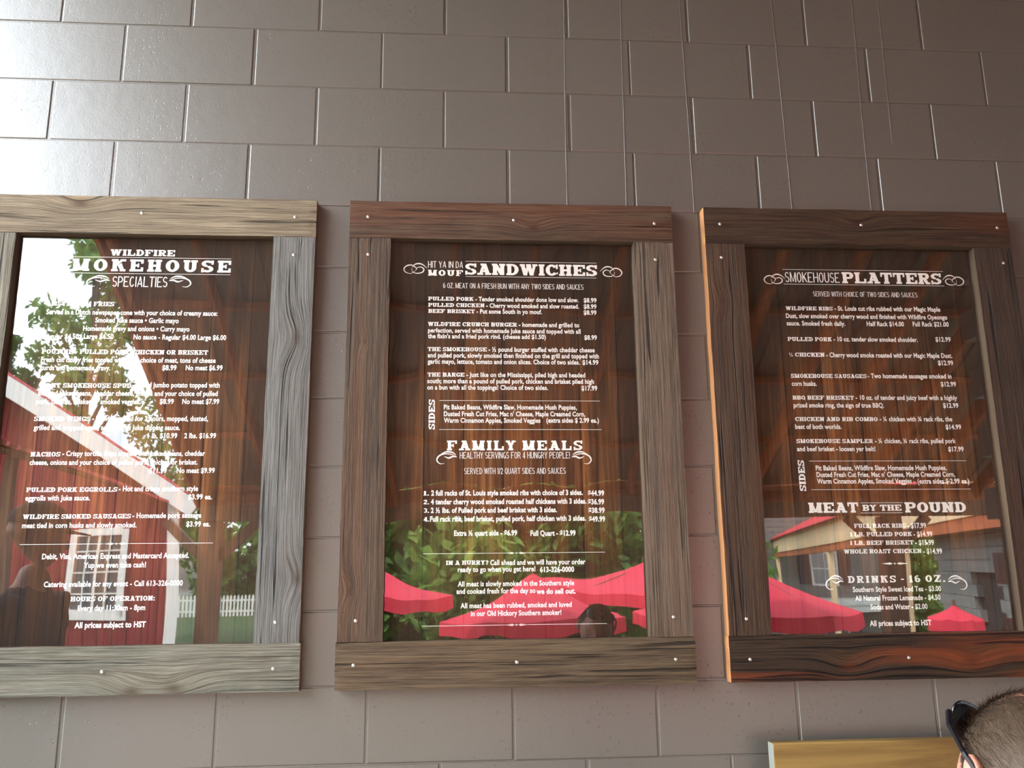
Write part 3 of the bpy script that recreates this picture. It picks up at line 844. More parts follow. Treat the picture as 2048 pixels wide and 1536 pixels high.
 [('S', 'MEAT', -0.226, -0.0729, 1.6866, 0.0303), ('S', 'BY THE', -0.06, 0.0604, 1.6917, 0.0178), ('L', -0.064, 0.0668, 1.7153), ('L', -0.0669, 0.0636, 1.6856), ('S', 'POUND', 0.0714, 0.2623, 1.6859, 0.0306)],
 [('S', 'FULL RACK RIBS', -0.091, 0.0686, 1.6411, 0.0125), ('B', '- $17.99', 0.0733, 0.1311, 1.6399, 0.0148), ('S', '1 LB. PULLED PORK', -0.1054, 0.0844, 1.6162, 0.0125), ('B', '- $14.99', 0.0892, 0.1477, 1.6147, 0.0147), ('S', '1 LB. BEEF BRISKET', -0.1078, 0.0865, 1.5914, 0.0124), ('B', '- $15.99', 0.0916, 0.1496, 1.5897, 0.0147), ('S', 'WHOLE ROAST CHICKEN', -0.1294, 0.1085, 1.5664, 0.0123), ('B', '- $14.99', 0.1134, 0.1719, 1.5642, 0.0146), ('O', -0.0178, 0.0625, 1.5364, 0.0068)],
 [('S', 'DRINKS - 16 OZ.', -0.1247, 0.1713, 1.4818, 0.02), ('C', -0.192, -0.1391, 1.464, 1.5026, 1), ('C', 0.1795, 0.2362, 1.4595, 1.4986, -1), ('B', 'Southern Style Sweet Iced Tea - $3.00', -0.1127, 0.1559, 1.4559, 0.0143), ('B', 'All Natural Frozen Lemonade - $4.50', -0.1082, 0.1509, 1.431, 0.0142), ('B', 'Sodas and Water - $2.00', -0.0643, 0.1083, 1.4056, 0.0142), ('X', 'All prices subject to HST', -0.0717, 0.1154, 1.3592, 0.0147)],
],
}

ZC = 1.93     # height of the poster centre

def rail_mesh(L, h, thick, seed, bend=0.0015):
    """a sawn board along local X: origin at its centre, front at -Y"""
    nx, nz = max(24, int(L / 0.02)), 6
    vs_, fs_ = [], []
    for side in (0, 1):
        for i in range(nx + 1):
            for j in range(nz + 1):
                x = -L / 2 + L * i / nx
                z = -h / 2 + h * j / nz
                if j in (0, nz):
                    z += bend * noise.noise(Vector((x * 7, seed + j, 0))) + 0.0008 * noise.noise(Vector((x * 45, seed + j, 5)))
                if i in (0, nx):
                    x += 0.0012 * noise.noise(Vector((z * 30, seed + i, 2)))
                if side == 0:
                    y = -thick + 0.0007 * noise.noise(Vector((x * 3, z * 55, seed)))
                    if j in (0, nz) or i in (0, nx):
                        y += 0.0012
                else:
                    y = 0
                vs_.append((x, y, z))
    n1 = (nx + 1) * (nz + 1)
    ix = lambda s, i, j: s * n1 + i * (nz + 1) + j
    idx = []
    for i in range(nx):
        for j in range(nz):
            fs_.append((ix(0, i, j), ix(0, i + 1, j), ix(0, i + 1, j + 1), ix(0, i, j + 1))); idx.append(0)
            fs_.append((ix(1, i, j + 1), ix(1, i + 1, j + 1), ix(1, i + 1, j), ix(1, i, j))); idx.append(0)
        fs_.append((ix(0, i, 0), ix(1, i, 0), ix(1, i + 1, 0), ix(0, i + 1, 0))); idx.append(1)
        fs_.append((ix(0, i + 1, nz), ix(1, i + 1, nz), ix(1, i, nz), ix(0, i, nz))); idx.append(2)
    for j in range(nz):
        fs_.append((ix(0, 0, j + 1), ix(1, 0, j + 1), ix(1, 0, j), ix(0, 0, j))); idx.append(3)
        fs_.append((ix(0, nx, j), ix(1, nx, j), ix(1, nx, j + 1), ix(0, nx, j + 1))); idx.append(3)
    return vs_, fs_, idx

def screw(parent, x, z, y):
    m = MB()
    n = 12
    ring = []
    prof = [(0.0052, 0.0), (0.0050, 0.0012), (0.0036, 0.0024), (0.0016, 0.0030)]
    for rr, yy in prof:
        for k in range(n):
            a = 2 * math.pi * k / n
            ring.append((rr * math.cos(a), -yy, rr * math.sin(a)))
    fs_ = []
    for r_ in range(len(prof) - 1):
        for k in range(n):
            a, b = r_ * n + k, r_ * n + (k + 1) % n
            fs_.append((a, b, b + n, a + n))
    fs_.append(tuple((len(prof) - 1) * n + k for k in range(n)))
    m.add(ring, fs_)
    o = m.build('screw', M_STEEL, parent, False)
    o.location = (x, y, z)
    o.rotation_euler = (0, random.uniform(0, 1.5), 0)
    return o

THICK = 0.040
PANE_Y = -0.016
def pane_mesh(w, z0, z1, waves):
    nx, nz = 60, 90
    vs_, fs_, idx = [], [], []
    def dy(x, z):
        ex = min(1, (w / 2 - abs(x)) / 0.05)
        ez = min(1, min(z - z0, z1 - z) / 0.04)
        s = 0
        for (a, kx, kz, px, pz) in waves:
            s += a * math.sin(kx * x + px) * math.sin(kz * (z - z0) + pz)
        return s
    for i in range(nx + 1):
        for j in range(nz + 1):
            x, z = -w / 2 + w * i / nx, z0 + (z1 - z0) * j / nz
            vs_.append((x, -0.003 + dy(x, z), z))
    n1 = len(vs_)
    ix = lambda i, j: i * (nz + 1) + j
    for i in range(nx):
        for j in range(nz):
            fs_.append((ix(i, j), ix(i + 1, j), ix(i + 1, j + 1), ix(i, j + 1))); idx.append(0)
    vs_ += [(-w / 2, 0, z0), (w / 2, 0, z0), (w / 2, 0, z1), (-w / 2, 0, z1)]
    fs_.append((n1 + 3, n1 + 2, n1 + 1, n1)); idx.append(1)
    return vs_, fs_, idx

def make_sign(k, X0, label, heads, mats, screws, waves):
    root = empty('menu_board', (X0, 0, ZC))
    tag(root, label, 'menu board', 'menu boards framed in barn wood')
    edge = {1: M_EDGE1, 2: M_EDGE2, 3: M_PLY}[k]
    zt, zb, zi_t, zi_b = 2.643 - ZC, 1.213 - ZC, 2.523 - ZC, 1.339 - ZC
    hw, iw = 0.4995, 0.3735
    # backing sheet with the printed artwork on it
    MB().box((-0.40, -0.0075, zi_b - 0.03), (0.40, -0.001, zi_t + 0.03)).build('poster', M_PRINT, root)
    specs = [('top_rail', 0, (zt + zi_t) / 2, 2 * hw, zt - zi_t, 0), ('bottom_rail', 0, (zb + zi_b) / 2, 2 * hw + 0.006, zi_b - zb, 0),
             ('left_stile', -(hw + iw) / 2 - 0.001, (zi_t + zi_b) / 2, zi_t - zi_b - 0.002, hw - iw - 0.001, 1),
             ('right_stile', (hw + iw) / 2, (zi_t + zi_b) / 2, zi_t - zi_b - 0.002, hw - iw - 0.001, 1)]
    for n_, (nm, cx, cz, L, h, vert) in enumerate(specs):
        vs_, fs_, idx = rail_mesh(L, h, THICK, k * 10 + n_ * 3.3)
        o = mesh_obj(nm, vs_, fs_, None, root, False, [mats[n_], M_EDGE2 if n_ in (0, 2) else edge, M_EDGE2 if n_ in (1, 3) else edge, edge], idx)
        o.location = (cx, 0.0, cz)
        if vert:
            o.rotation_euler = (0, -math.pi / 2, 0)
    vs_, fs_, idx = pane_mesh(2 * iw + 0.0, zi_b, zi_t, waves)
    o = mesh_obj('acrylic_pane', vs_, fs_, None, root, True, [M_GLASS, M_GLASS_B], idx)
    o.location = (0, PANE_Y + 0.003, 0)
    tag(o, 'clear glossy pane over the print')
    for (sx, sz) in screws:
        screw(root, sx, sz - ZC, -THICK + 0.0006)
    for bi, block in enumerate(MENU[k]):
        m = MB()
        head = any(it[0] == 'T' or (it[0] == 'S' and it[5] > 0.018) for it in block)
        for it in block:
            c = it[0]
            if c in 'BX':
                vs_, fs_ = body_text(it[1], it[2], it[3], it[4] - ZC, it[5], c == 'X')
                m.add(vs_, fs_)
            elif c in 'ST':
                G = THIN if c == 'T' else (SLAB if it[5] > 0.018 else SLAB_SMALL)
                gap = {'SMOKEHOUSE': 0.28, 'FAMILY MEALS': 0.2, 'DRINKS - 16 OZ.': 0.3, 'WILDFIRE': 0.1, 'MOUF': 0.22}.get(it[1], 0.09) if c == 'S' else 0.16
                if c == 'T' and it[1] == 'SMOKEHOUSE':
                    gap = 0.16
                for pi, poly in enumerate(G.line(it[1], it[2], it[3], it[4] - ZC, it[5], gap)):
                    yo = -2.5e-5 * (pi % 17)       # overlapping strokes never share a plane
                    m.add([(x, yo, z) for x, z in poly], [tuple(range(len(poly)))])
            elif c == 'L':
                m.add([(it[1], 0, it[3] - ZC - .0006), (it[2], 0, it[3] - ZC - .0006), (it[2], 0, it[3] - ZC + .0006), (it[1], 0, it[3] - ZC + .0006)], [(0, 1, 2, 3)])
            elif c == 'O':
                cx, hwid, z, hh = (it[1] + it[2]) / 2, (it[2] - it[1]) / 2, it[3] - ZC, it[4] / 2
                for s in (-1, 1):
                    m.add([(cx + s * .006, 0, z), (cx + s * hwid * .35, 0, z + hh), (cx + s * hwid, 0, z), (cx + s * hwid * .35, 0, z - hh)], [(0, 1, 2, 3)])
                m.add([(cx - .003, 0, z), (cx, 0, z + .003), (cx + .003, 0, z), (cx, 0, z - .003)], [(0, 1, 2, 3)])
            elif c == 'V':
                xa, xb, za, zb_ = it[2], it[3], it[4] - ZC, it[5] - ZC
                for pi, poly in enumerate(SLAB.line('SIDES', 0, zb_ - za, 0, xb - xa, 0.10)):
                    m.add([(xb - v, -2.5e-5 * (pi % 17), za + u_) for u_, v in poly], [tuple(range(len(poly)))])
            elif c == 'W':
                for vs_, fs_ in scroll(it[1], it[2], it[3] - ZC, it[4] - ZC, it[5]):
                    m.add(vs_, fs_)
            elif c == 'C':
                for vs_, fs_ in leaf_scroll(it[1], it[2], it[3] - ZC, it[4] - ZC, it[5]):
                    m.add(vs_, fs_)
        if bi and not head and len(block) and all(it[0] in 'LO' for it in block):
            nm = 'divider_print'
        else:
            nm = 'heading_lettering' if head else 'menu_lettering'
        o = m.build(nm, M_INK, root)
        o.location = (0, -0.0082, 0)
    return root

G1, G2 = lin(150, 138, 118), lin(124, 112, 98)
bw = barnwood
sets = {
 1: [bw('wood_1a', lin(134, 120, 99), lin(111, 96, 78), lin(70, 56, 43), lin(114, 82, 50), 1.0, [(-0.20, 0.035, 0.022)], 0.3),
     bw('wood_1b', lin(120, 117, 105), lin(97, 93, 81), lin(64, 58, 47), lin(114, 90, 59), 2.1, [(0.06, -0.055, 0.02), (0.17, -0.048, 0.02)], 0.2),
     bw('wood_1c', lin(114, 108, 94), lin(93, 85, 73), lin(61, 53, 44), lin(99, 73, 47), 3.7, [], 0.15),
     bw('wood_1d', lin(106, 103, 99), lin(85, 81, 76), lin(58, 53, 49), lin(96, 70, 49), 5.2, [(0.275, -0.020, 0.020), (-0.42, -0.05, 0.016)], 0.12)],
 2: [bw('wood_2a', lin(90, 71, 54), lin(74, 44, 29), lin(38, 22, 16), lin(106, 55, 29), 6.4, [(0.063, -0.018, 0.016)], 0.5),
     bw('wood_2b', lin(102, 84, 63), lin(79, 63, 47), lin(46, 33, 24), lin(114, 77, 42), 7.3, [], 0.25),
     bw('wood_2c', lin(85, 66, 50), lin(62, 44, 31), lin(33, 24, 18), lin(106, 62, 32), 8.8, [(-0.456, 0.030, 0.012), (0.265, 0.007, 0.008)], 0.3),
     bw('wood_2d', lin(105, 88, 73), lin(84, 66, 53), lin(50, 38, 29), lin(99, 62, 36), 9.1, [], 0.25)],
 3: [bw('wood_3a', lin(75, 55, 37), lin(53, 30, 19), lin(25, 14, 9), lin(97, 45, 20), 11.2, [(-0.004, 0.015, 0.018)], 0.45),
     bw('wood_3b', lin(66, 47, 30), lin(46, 28, 18), lin(21, 12, 8), lin(158, 70, 26), 12.9, [(-0.16, -0.023, 0.018), (0.205, -0.016, 0.018)], 0.85),
     bw('wood_3c', lin(76, 55, 36), lin(55, 32, 21), lin(30, 18, 12), lin(94, 49, 25), 13.5, [(0.40, 0.02, 0.012)], 0.3),
     bw('wood_3d', lin(67, 49, 36), lin(50, 32, 23), lin(28, 18, 12), lin(86, 45, 24), 14.4, [], 0.3)]}
SCREWS = {
 1: [(-0.018, 2.59), (0.436, 2.586), (0.437, 2.464), (0.432, 1.395), (-0.02, 1.273), (0.432, 1.273), (-0.45, 2.59), (-0.448, 2.47), (-0.45, 1.39), (-0.446, 1.275)],
 2: [(-0.444, 2.591), (0.003, 2.588), (0.444, 2.585), (-0.441, 2.469), (0.442, 2.466), (-0.449, 1.396), (0.444, 1.394), (-0.452, 1.278), (-0.003, 1.279), (0.445, 1.279)],
 3: [(-0.449, 2.587), (0.01, 2.592), (0.461, 2.591), (-0.451, 2.476), (0.466, 2.471), (-0.447, 1.386), (-0.444, 1.275), (0.02, 1.272), (0.45, 1.39), (0.45, 1.275)]}
WAVES = {
 1: [(0.00035, 5.0, 4.2, 0.4, 0.3), (0.00012, 13, 9, 1.1, 0.7)],
 2: [(0.00045, 6.5, 4.6, 0.2, 2.2), (0.00030, 12, 15, 0.9, 1.0), (0.00012, 25, 21, 0.2, 0.5)],
 3: [(0.00030, 4.6, 3.4, 0.9, 1.0), (0.00010, 12, 9, 0.2, 2.0)]}
make_sign(1, 0.130, 'left menu board headed SPECIALTIES, in pale grey barn wood frame', None, sets[1], SCREWS[1], WAVES[1])
make_sign(2, 1.230, 'middle menu board headed SANDWICHES and FAMILY MEALS, brown-grey wood frame', None, sets[2], SCREWS[2], WAVES[2])
make_sign(3, 2.332, 'right menu board headed PLATTERS, in darkest brown barn wood frame', None, sets[3], SCREWS[3], WAVES[3])
# ------------------------------------------------------------------ the porch: floor, roof framing, posts
def zr(D):
    return 2.20 + 0.54 * (6.3 - D)       # underside of the rafters, D metres out from the wall

fl = MB().box((-2.3, -6.8, -1.1), (7.2, 0.19, 0.0)).build('floor', M_SLAB)
tag(fl, kind='structure')
XR0, XR1 = -1.38, 7.0
roof = MB()
th = 0.004
p0, p1 = (0.19, zr(-0.19) + 0.24), (-6.36, zr(6.36) + 0.24)
nrib = 46
for i in range(nrib):
    x0 = XR0 - 0.06 + (XR1 - XR0 + 0.12) * i / nrib
    x1 = XR0 - 0.06 + (XR1 - XR0 + 0.12) * (i + 1) / nrib
    prof = [(x0, 0), (x0 + (x1 - x0) * 0.72, 0), (x0 + (x1 - x0) * 0.78, 0.02), (x0 + (x1 - x0) * 0.94, 0.02), (x1, 0)]
    vs_ = [(x, p0[0], p0[1] + h) for x, h in prof] + [(x, p1[0], p1[1] + h) for x, h in prof]
    roof.add(vs_, [(k, k + 1, k + 6, k + 5) for k in range(4)])
    roof.add([(a, b, c + th) for a, b, c in vs_], [(k + 5, k + 6, k + 1, k) for k in range(4)])
ceil_o = roof.build('ceiling', M_DECK)
tag(ceil_o, kind='structure')
proto = None
for k in range(15):
    x = -1.35 + 0.605 * k
    if x > XR1:
        break
    if proto is None:
        proto = MB().bar((0, 0.0, zr(0) + 0.075), (0, -6.28, zr(6.28) + 0.075), 0.042, 0.15).build('rafter', M_RAFTER, ceil_o)
        o = proto
        # wide barge board closing the open left edge
    else:
        o = proto.copy()
        COL.objects.link(o)
    o.location.x = x
MB().bar((-1.42, 0.0, zr(0) + 0.12), (-1.42, -6.36, zr(6.36) + 0.12), 0.03, 0.26).build('barge_board', M_BARGE, ceil_o)
for k in range(9):
    D = 0.35 + 0.75 * k
    MB().bar((XR0, -D, zr(D) + 0.19), (XR1, -D, zr(D) + 0.19), 0.09, 0.05).build('purlin', M_RAFTER, ceil_o)
MB().box((XR0, -6.36, 2.06), (XR1, -6.22, 2.21)).build('header_beam', M_POST, ceil_o)
MB().box((XR0 - 0.02, -6.40, 2.12), (XR1, -6.37, 2.40)).build('eave_board', M_RAFTER, ceil_o)
wr = MB()  # unseen block wall, added to darken the right end of the menu wall
for r in range(29):
    for c in range(7):
        y0 = -0.02 - c * U - (0.2 if r % 2 else 0)
        wr.box((4.58, y0 - U + 0.008, r * V + 0.004), (4.75, y0, r * V + V - 0.004))
wr.box((4.585, -2.9, 0), (4.74, 0, 29 * V))
tag(wr.build('added_shade_wall', M_WALL), kind='structure')

def post(x, label):
    root = empty('porch_post', (x, -6.28, 0))
    tag(root, label, 'post', 'porch posts seen in the glass')
    MB().box((-0.095, -0.095, 0.03), (0.095, 0.095, 2.05)).build('shaft', M_POST, root)
    MB().box((-0.13, -0.13, 0.0), (0.13, 0.13, 0.03)).build('base_plate', M_STEEL, root)
    for s in (-1, 1):
        MB().bar((s * 0.08, 0, 1.72), (s * 0.42, 0, 2.05), 0.09, 0.09, (0, 1, 0)).build('knee_brace', M_POST, root)
post(-1.29, 'dark porch post mirrored in the left board, before the picket fence')
post(5.55, 'brown porch post mirrored in the right board, beside the house windows')

# ------------------------------------------------------------------ the yard behind the photographer
def gz(x, D):
    t_ = max(0.0, min(1.0, (D - 16) / 20))
    a = -1.02 + 0.92 * t_
    b = -1.02 - 1.6 * max(0.0, min(1.0, (D - 14) / 12))
    k = max(0.0, min(1.0, (x - 4) / 8))
    return a * (1 - k) + b * k
g = MB()
NX, NY = 48, 48
vs_ = []
for i in range(NX + 1):
    for j in range(NY + 1):
        x = -60 + 120 * i / NX
        D = -25 + 120 * j / NY
        vs_.append((x, -D, gz(x, D) + 0.04 * noise.noise(Vector((x * .3, D * .3, 0)))))
ix = lambda i, j: i * (NY + 1) + j
g.add(vs_, [(ix(i, j), ix(i, j + 1), ix(i + 1, j + 1), ix(i + 1, j)) for i in range(NX) for j in range(NY)])
tag(g.build('ground', M_GRASS, None, True), kind='structure')
tag(MB().box((-2.6, -14.5, -1.3), (9.0, -6.8, -0.93)).build('patio', M_PATIO), kind='structure')

# red barn ---------------------------------------------------------------
barn = empty('red_barn', (-7.79, -11.03, -1.05), math.radians(-17.7))
tag(barn, 'red board barn with white rake trim, mirrored in the left board', 'barn')
BX1, RP = 4.5, 0.65       # half width, roof pitch (local)
ZB = lambda x: 3.86 + RP * (BX1 - abs(x))
nb = 45
for i in range(nb):
    x0, x1 = -BX1 + 2 * BX1 * i / nb + 0.006, -BX1 + 2 * BX1 * (i + 1) / nb - 0.006
    z0, z1 = ZB(x0), ZB(x1)
    m = MB()
    m.add([(x0, 0, 0), (x1, 0, 0), (x1, 0, z1), (x0, 0, z0), (x0, -0.03, 0), (x1, -0.03, 0), (x1, -0.03, z1), (x0, -0.03, z0)],
          [(0, 1, 2, 3), (7, 6, 5, 4), (0, 4, 5, 1), (1, 5, 6, 2), (2, 6, 7, 3), (3, 7, 4, 0)])
    m.build('siding_board', M_BARN, barn)
m = MB()
for s in (-1, 1):
    m.box((s * BX1 - 0.05, -8.0, 0), (s * BX1 + 0.05, -0.03, 3.86))
m.box((-BX1, -8.05, 0), (BX1, -8.0, 3.86))
m.add([(-BX1, -0.05, 0), (BX1, -0.05, 0), (BX1, -0.05, 3.8), (0, -0.05, ZB(0) - 0.06), (-BX1, -0.05, 3.8)], [(0, 1, 2, 3, 4)])
m.build('side_wall', M_BARN, barn)
for s in (-1, 1):
    m = MB()
    a, b = (0, ZB(0) + 0.12), (s * (BX1 + 0.30), ZB(BX1) - 0.30 * RP + 0.12)
    n_ = 24
    m.add([(a[0], 0.35, a[1]), (b[0], 0.35, b[1]), (b[0], -8.3, b[1]), (a[0], -8.3, a[1])], [(0, 1, 2, 3)])
    m.add([(a[0], 0.35, a[1] + .04), (b[0], 0.35, b[1] + .04), (b[0], -8.3, b[1] + .04), (a[0], -8.3, a[1] + .04)], [(3, 2, 1, 0)])
    for k in range(n_):
        y = 0.35 - 8.6 * k / n_
        m.bar((a[0], y, a[1] + 0.05), (b[0], y, b[1] + 0.05), 0.05, 0.035)
    m.build('roof_panel', M_REDROOF, barn)
    MB().bar((0, 0.36, ZB(0) - 0.02), (s * (BX1 + 0.30), 0.36, ZB(BX1) - 0.30 * RP - 0.02), 0.04, 0.27, (0, 0, 1)).build('rake_board', M_WHITE, barn)
    MB().box((s * BX1 - 0.09, -0.02, 0), (s * BX1 + 0.09, 0.04, 3.8)).build('corner_board', M_WHITE, barn)
wroot = MB()
WX, WZ, ww, wh = 3.42, 2.66, 0.64, 1.14
for (a, b) in (((-ww / 2 - .1, -wh / 2 - .1), (-ww / 2, wh / 2 + .1)), ((ww / 2, -wh / 2 - .1), (ww / 2 + .1, wh / 2 + .1)),
               ((-ww / 2, wh / 2), (ww / 2, wh / 2 + .12)), ((-ww / 2 - .14, -wh / 2 - .16), (ww / 2 + .14, -wh / 2))):
    wroot.box((WX + a[0], 0.0, WZ + a[1]), (WX + b[0], 0.06, WZ + b[1]))
wroot.box((WX - .02, 0.01, WZ - wh / 2), (WX + .02, 0.045, WZ + wh / 2))
wf = wroot.build('window_frame', M_WHITE, barn)
for s in (-1, 1):
    MB().box((WX + min(0, s * ww / 2), 0.012, WZ - wh / 2), (WX + max(0, s * ww / 2), 0.018, WZ + wh / 2)).build('pane', M_WINGLASS, wf)
    mm = MB()
    for zz in (-0.33, 0.0, 0.33):
        mm.box((WX + min(0, s * ww / 2), 0.018, WZ + zz - .012), (WX + max(0, s * ww / 2), 0.035, WZ + zz + .012))
    mm.box((WX + s * ww / 4 - .012, 0.018, WZ - wh / 2), (WX + s * ww / 4 + .012, 0.035, WZ + wh / 2))
    mm.build('muntin', M_WHITE, wf)

# low roof along the left side -------------------------------------------
lt = empty('lean_to_roof', (-1.95, -3.3, -1.0))
tag(lt, 'low roof with scalloped red metal edge, mirrored in the left board', 'roof')
e0, e1 = Vector((0, 0, 3.4)), Vector((-0.5, -5.3, 3.4))
inn = Vector((-1.9, 0.2, 0.62))
m = MB()
m.add([e0, e1, e1 + inn, e0 + inn], [(0, 1, 2, 3)])
up_ = Vector((0, 0, 0.05))
m.add([e0 + up_, e1 + up_, e1 + inn + up_, e0 + inn + up_], [(3, 2, 1, 0)])
m.build('roof_deck', M_POST, lt)
m = MB()
nw = 26
for i in range(nw):
    a, b = e0.lerp(e1, i / nw), e0.lerp(e1, (i + 0.72) / nw)
    m.bar(a + Vector((0.04, 0, 0.02)), b + Vector((0.04, 0, 0.02)), 0.03, 0.028)
m.build('metal_edge', M_REDROOF, lt)
for i in range(3):
    c = e0.lerp(e1, 0.05 + 0.45 * i) + inn * 0.9
    MB().box((c.x - .06, c.y - .06, 0), (c.x + .06, c.y + .06, c.z)).build('leg', M_POST, lt)

# picket fence ------------------------------------------------------------
pf = empty('picket_fence', (-14, -37.5, -0.16))
tag(pf, 'white picket fence on the lawn, mirrored at low right of the left board', 'fence')
pk = None
for i in range(72):
    if pk is None:
        m = MB()
        m.add([(-.045, 0, .06), (.045, 0, .06), (.045, 0, .92), (0, 0, 1.0), (-.045, 0, .92), (-.045, -.02, .06), (.045, -.02, .06), (.045, -.02, .92), (0, -.02, 1.0), (-.045, -.02, .92)],
              [(0, 1, 2, 3, 4), (9, 8, 7, 6, 5), (0, 4, 9, 5), (1, 6, 7, 2), (2, 7, 8, 3), (3, 8, 9, 4)])
        pk = m.build('picket', M_WHITE, pf)
        o = pk
    else:
        o = pk.copy()
        COL.objects.link(o)
    o.location.x = i * 0.165
for z in (0.25, 0.72):
    MB().box((-.1, -.06, z), (12, -.02, z + .08)).build('fence_rail', M_WHITE, pf)
for i in range(6):
    MB().box((i * 2.38 - .05, -.16, 0), (i * 2.38 + .05, -.06, 1.05)).build('fence_post', M_WHITE, pf)

# building on the right with the tan fascia --------------------------------
E0, E1 = Vector((9.0, -10.05, 0)), Vector((14.8, -32.4, 0))
dE = (E1 - E0).normalized()
nE = Vector((-dE.y, dE.x, 0))
if nE.x < 0:
    nE = -nE
bb = empty('block_building', (9.0, -10.05, -2.6))
tag(bb, 'low grey block building with red metal roof, mirrored in the right board', 'building')
def W3(s, off, z):
    p = dE * s + nE * off
    return Vector((p.x, p.y, z + 2.6))
M_TAN = timber('tan_fascia_board', lin(226, 196, 154), lin(238, 210, 172), 6.0, 1)
M_GREYBLK = plain('grey_block', lin(118, 120, 118), 0.8, var=0.12, scale=2)
MB().bar(W3(-1, 0, 2.62), W3(45, 0, 2.62), 0.05, 0.62).build('fascia_board', M_TAN, bb)
MB().bar(W3(-1, 0.08, 2.21), W3(45, 0.08, 2.21), 0.16, 0.22).build('eave_beam', M_RAFTER, bb)
m = MB()
a0, a1, b0, b1 = W3(-1.2, -0.15, 2.95), W3(45.2, -0.15, 2.95), W3(-1.2, 5.5, 5.6), W3(45.2, 5.5, 5.6)
m.add([a0, a1, b1, b0], [(0, 1, 2, 3)])
m.add([v - Vector((0, 0, .04)) for v in (a0, a1, b1, b0)], [(3, 2, 1, 0)])
for k in range(110):
    t_ = k / 109
    m.bar(a0.lerp(a1, t_) + Vector((0, 0, .02)), b0.lerp(b1, t_) + Vector((0, 0, .02)), 0.05, 0.04)
m.build('roof_panel', M_REDROOF, bb)
m = MB()
for r in range(24):
    for c in range(13):
        s0 = -1.0 + c * 0.4064 + (0.2 if r % 2 else 0)
        z0 = -2.6 + r * V
        if 4 < c < 8 and 15 <= r <= 19:
            continue
        m.bar(W3(s0 + .004, 0.5, z0 + V / 2), W3(s0 + .402, 0.5, z0 + V / 2), 0.18, V - .008)
w_ = m.build('block_wall', M_GREYBLK, bb)
m = MB()
m.bar(W3(-1, 0.56, 0), W3(4.2, 0.56, 0), 0.1, 5.0)
m.build('wall_core', M_SHUTTER, bb)
MB().bar(W3(4.3, 0.5, -0.1), W3(4.3, 5.4, -0.1), 0.18, 5.0).build('end_wall', M_GREYBLK, bb)
for s in (5.4, 14, 28, 44):
    MB().bar(W3(s, 0.08, -2.6), W3(s, 0.08, 2.1), 0.14, 0.14, (1, 0, 0)).build('porch_column', M_TAN, bb)

# grey house far behind ---------------------------------------------------
hs = empty('grey_house', (15.0, -37.5, -2.7))
tag(hs, 'pale grey sided house with dark shutters, mirrored low in the right board', 'house')
m = MB()
for r in range(34):
    z0 = r * 0.25
    m.box((0, -6, z0), (6.6, 0 + (0.012), z0 + 0.235))
m.box((0.01, -5.99, 0), (6.59, -0.02, 8.5))
m.build('wall', M_SIDING, hs)
m = MB()
m.add([(-.5, .6, 8.3), (7.1, .6, 8.3), (7.1, -3, 11), (-.5, -3, 11), (-.5, -6.6, 8.3), (7.1, -6.6, 8.3)], [(0, 1, 2, 3), (3, 2, 5, 4), (0, 3, 4), (1, 5, 2), (0, 4, 5, 1)])
m.build('roof', M_SHUTTER, hs)
def house_window(x, z, w, h):
    m = MB()
    m.box((x - w / 2 - .1, 0.02, z - h / 2 - .1), (x + w / 2 + .1, 0.06, z + h / 2 + .12))
    f_ = m.build('window', M_WHITE, hs)
    MB().box((x - w / 2, 0.06, z - h / 2), (x + w / 2, 0.075, z + h / 2)).build('pane', M_WINGLASS, f_)
    MB().box((x - w / 2, 0.075, z - .03), (x + w / 2, 0.095, z + .03)).box((x - .02, 0.075, z - h / 2), (x + .02, 0.095, z + h / 2)).build('muntin', M_WHITE, f_)
    for s in (-1, 1):
        MB().box((x + s * (w / 2 + .42) - .26, 0.02, z - h / 2 - .05), (x + s * (w / 2 + .42) + .26, 0.06, z + h / 2 + .05)).build('shutter', M_SHUTTER, hs)
house_window(3.4, 4.35, 1.05, 1.35)
house_window(3.7, 1.15, 1.05, 1.5)
MB().box((1.6, 0.03, 2.45), (6.4, 1.6, 2.75)).box((1.5, 0.03, 2.75), (6.5, 1.7, 3.05)).build('porch_roof', M_WHITE, hs)
for x in (1.8, 6.2):
    MB().box((x - .08, 1.4, 0), (x + .08, 1.56, 2.45)).build('porch_column', M_WHITE, hs)

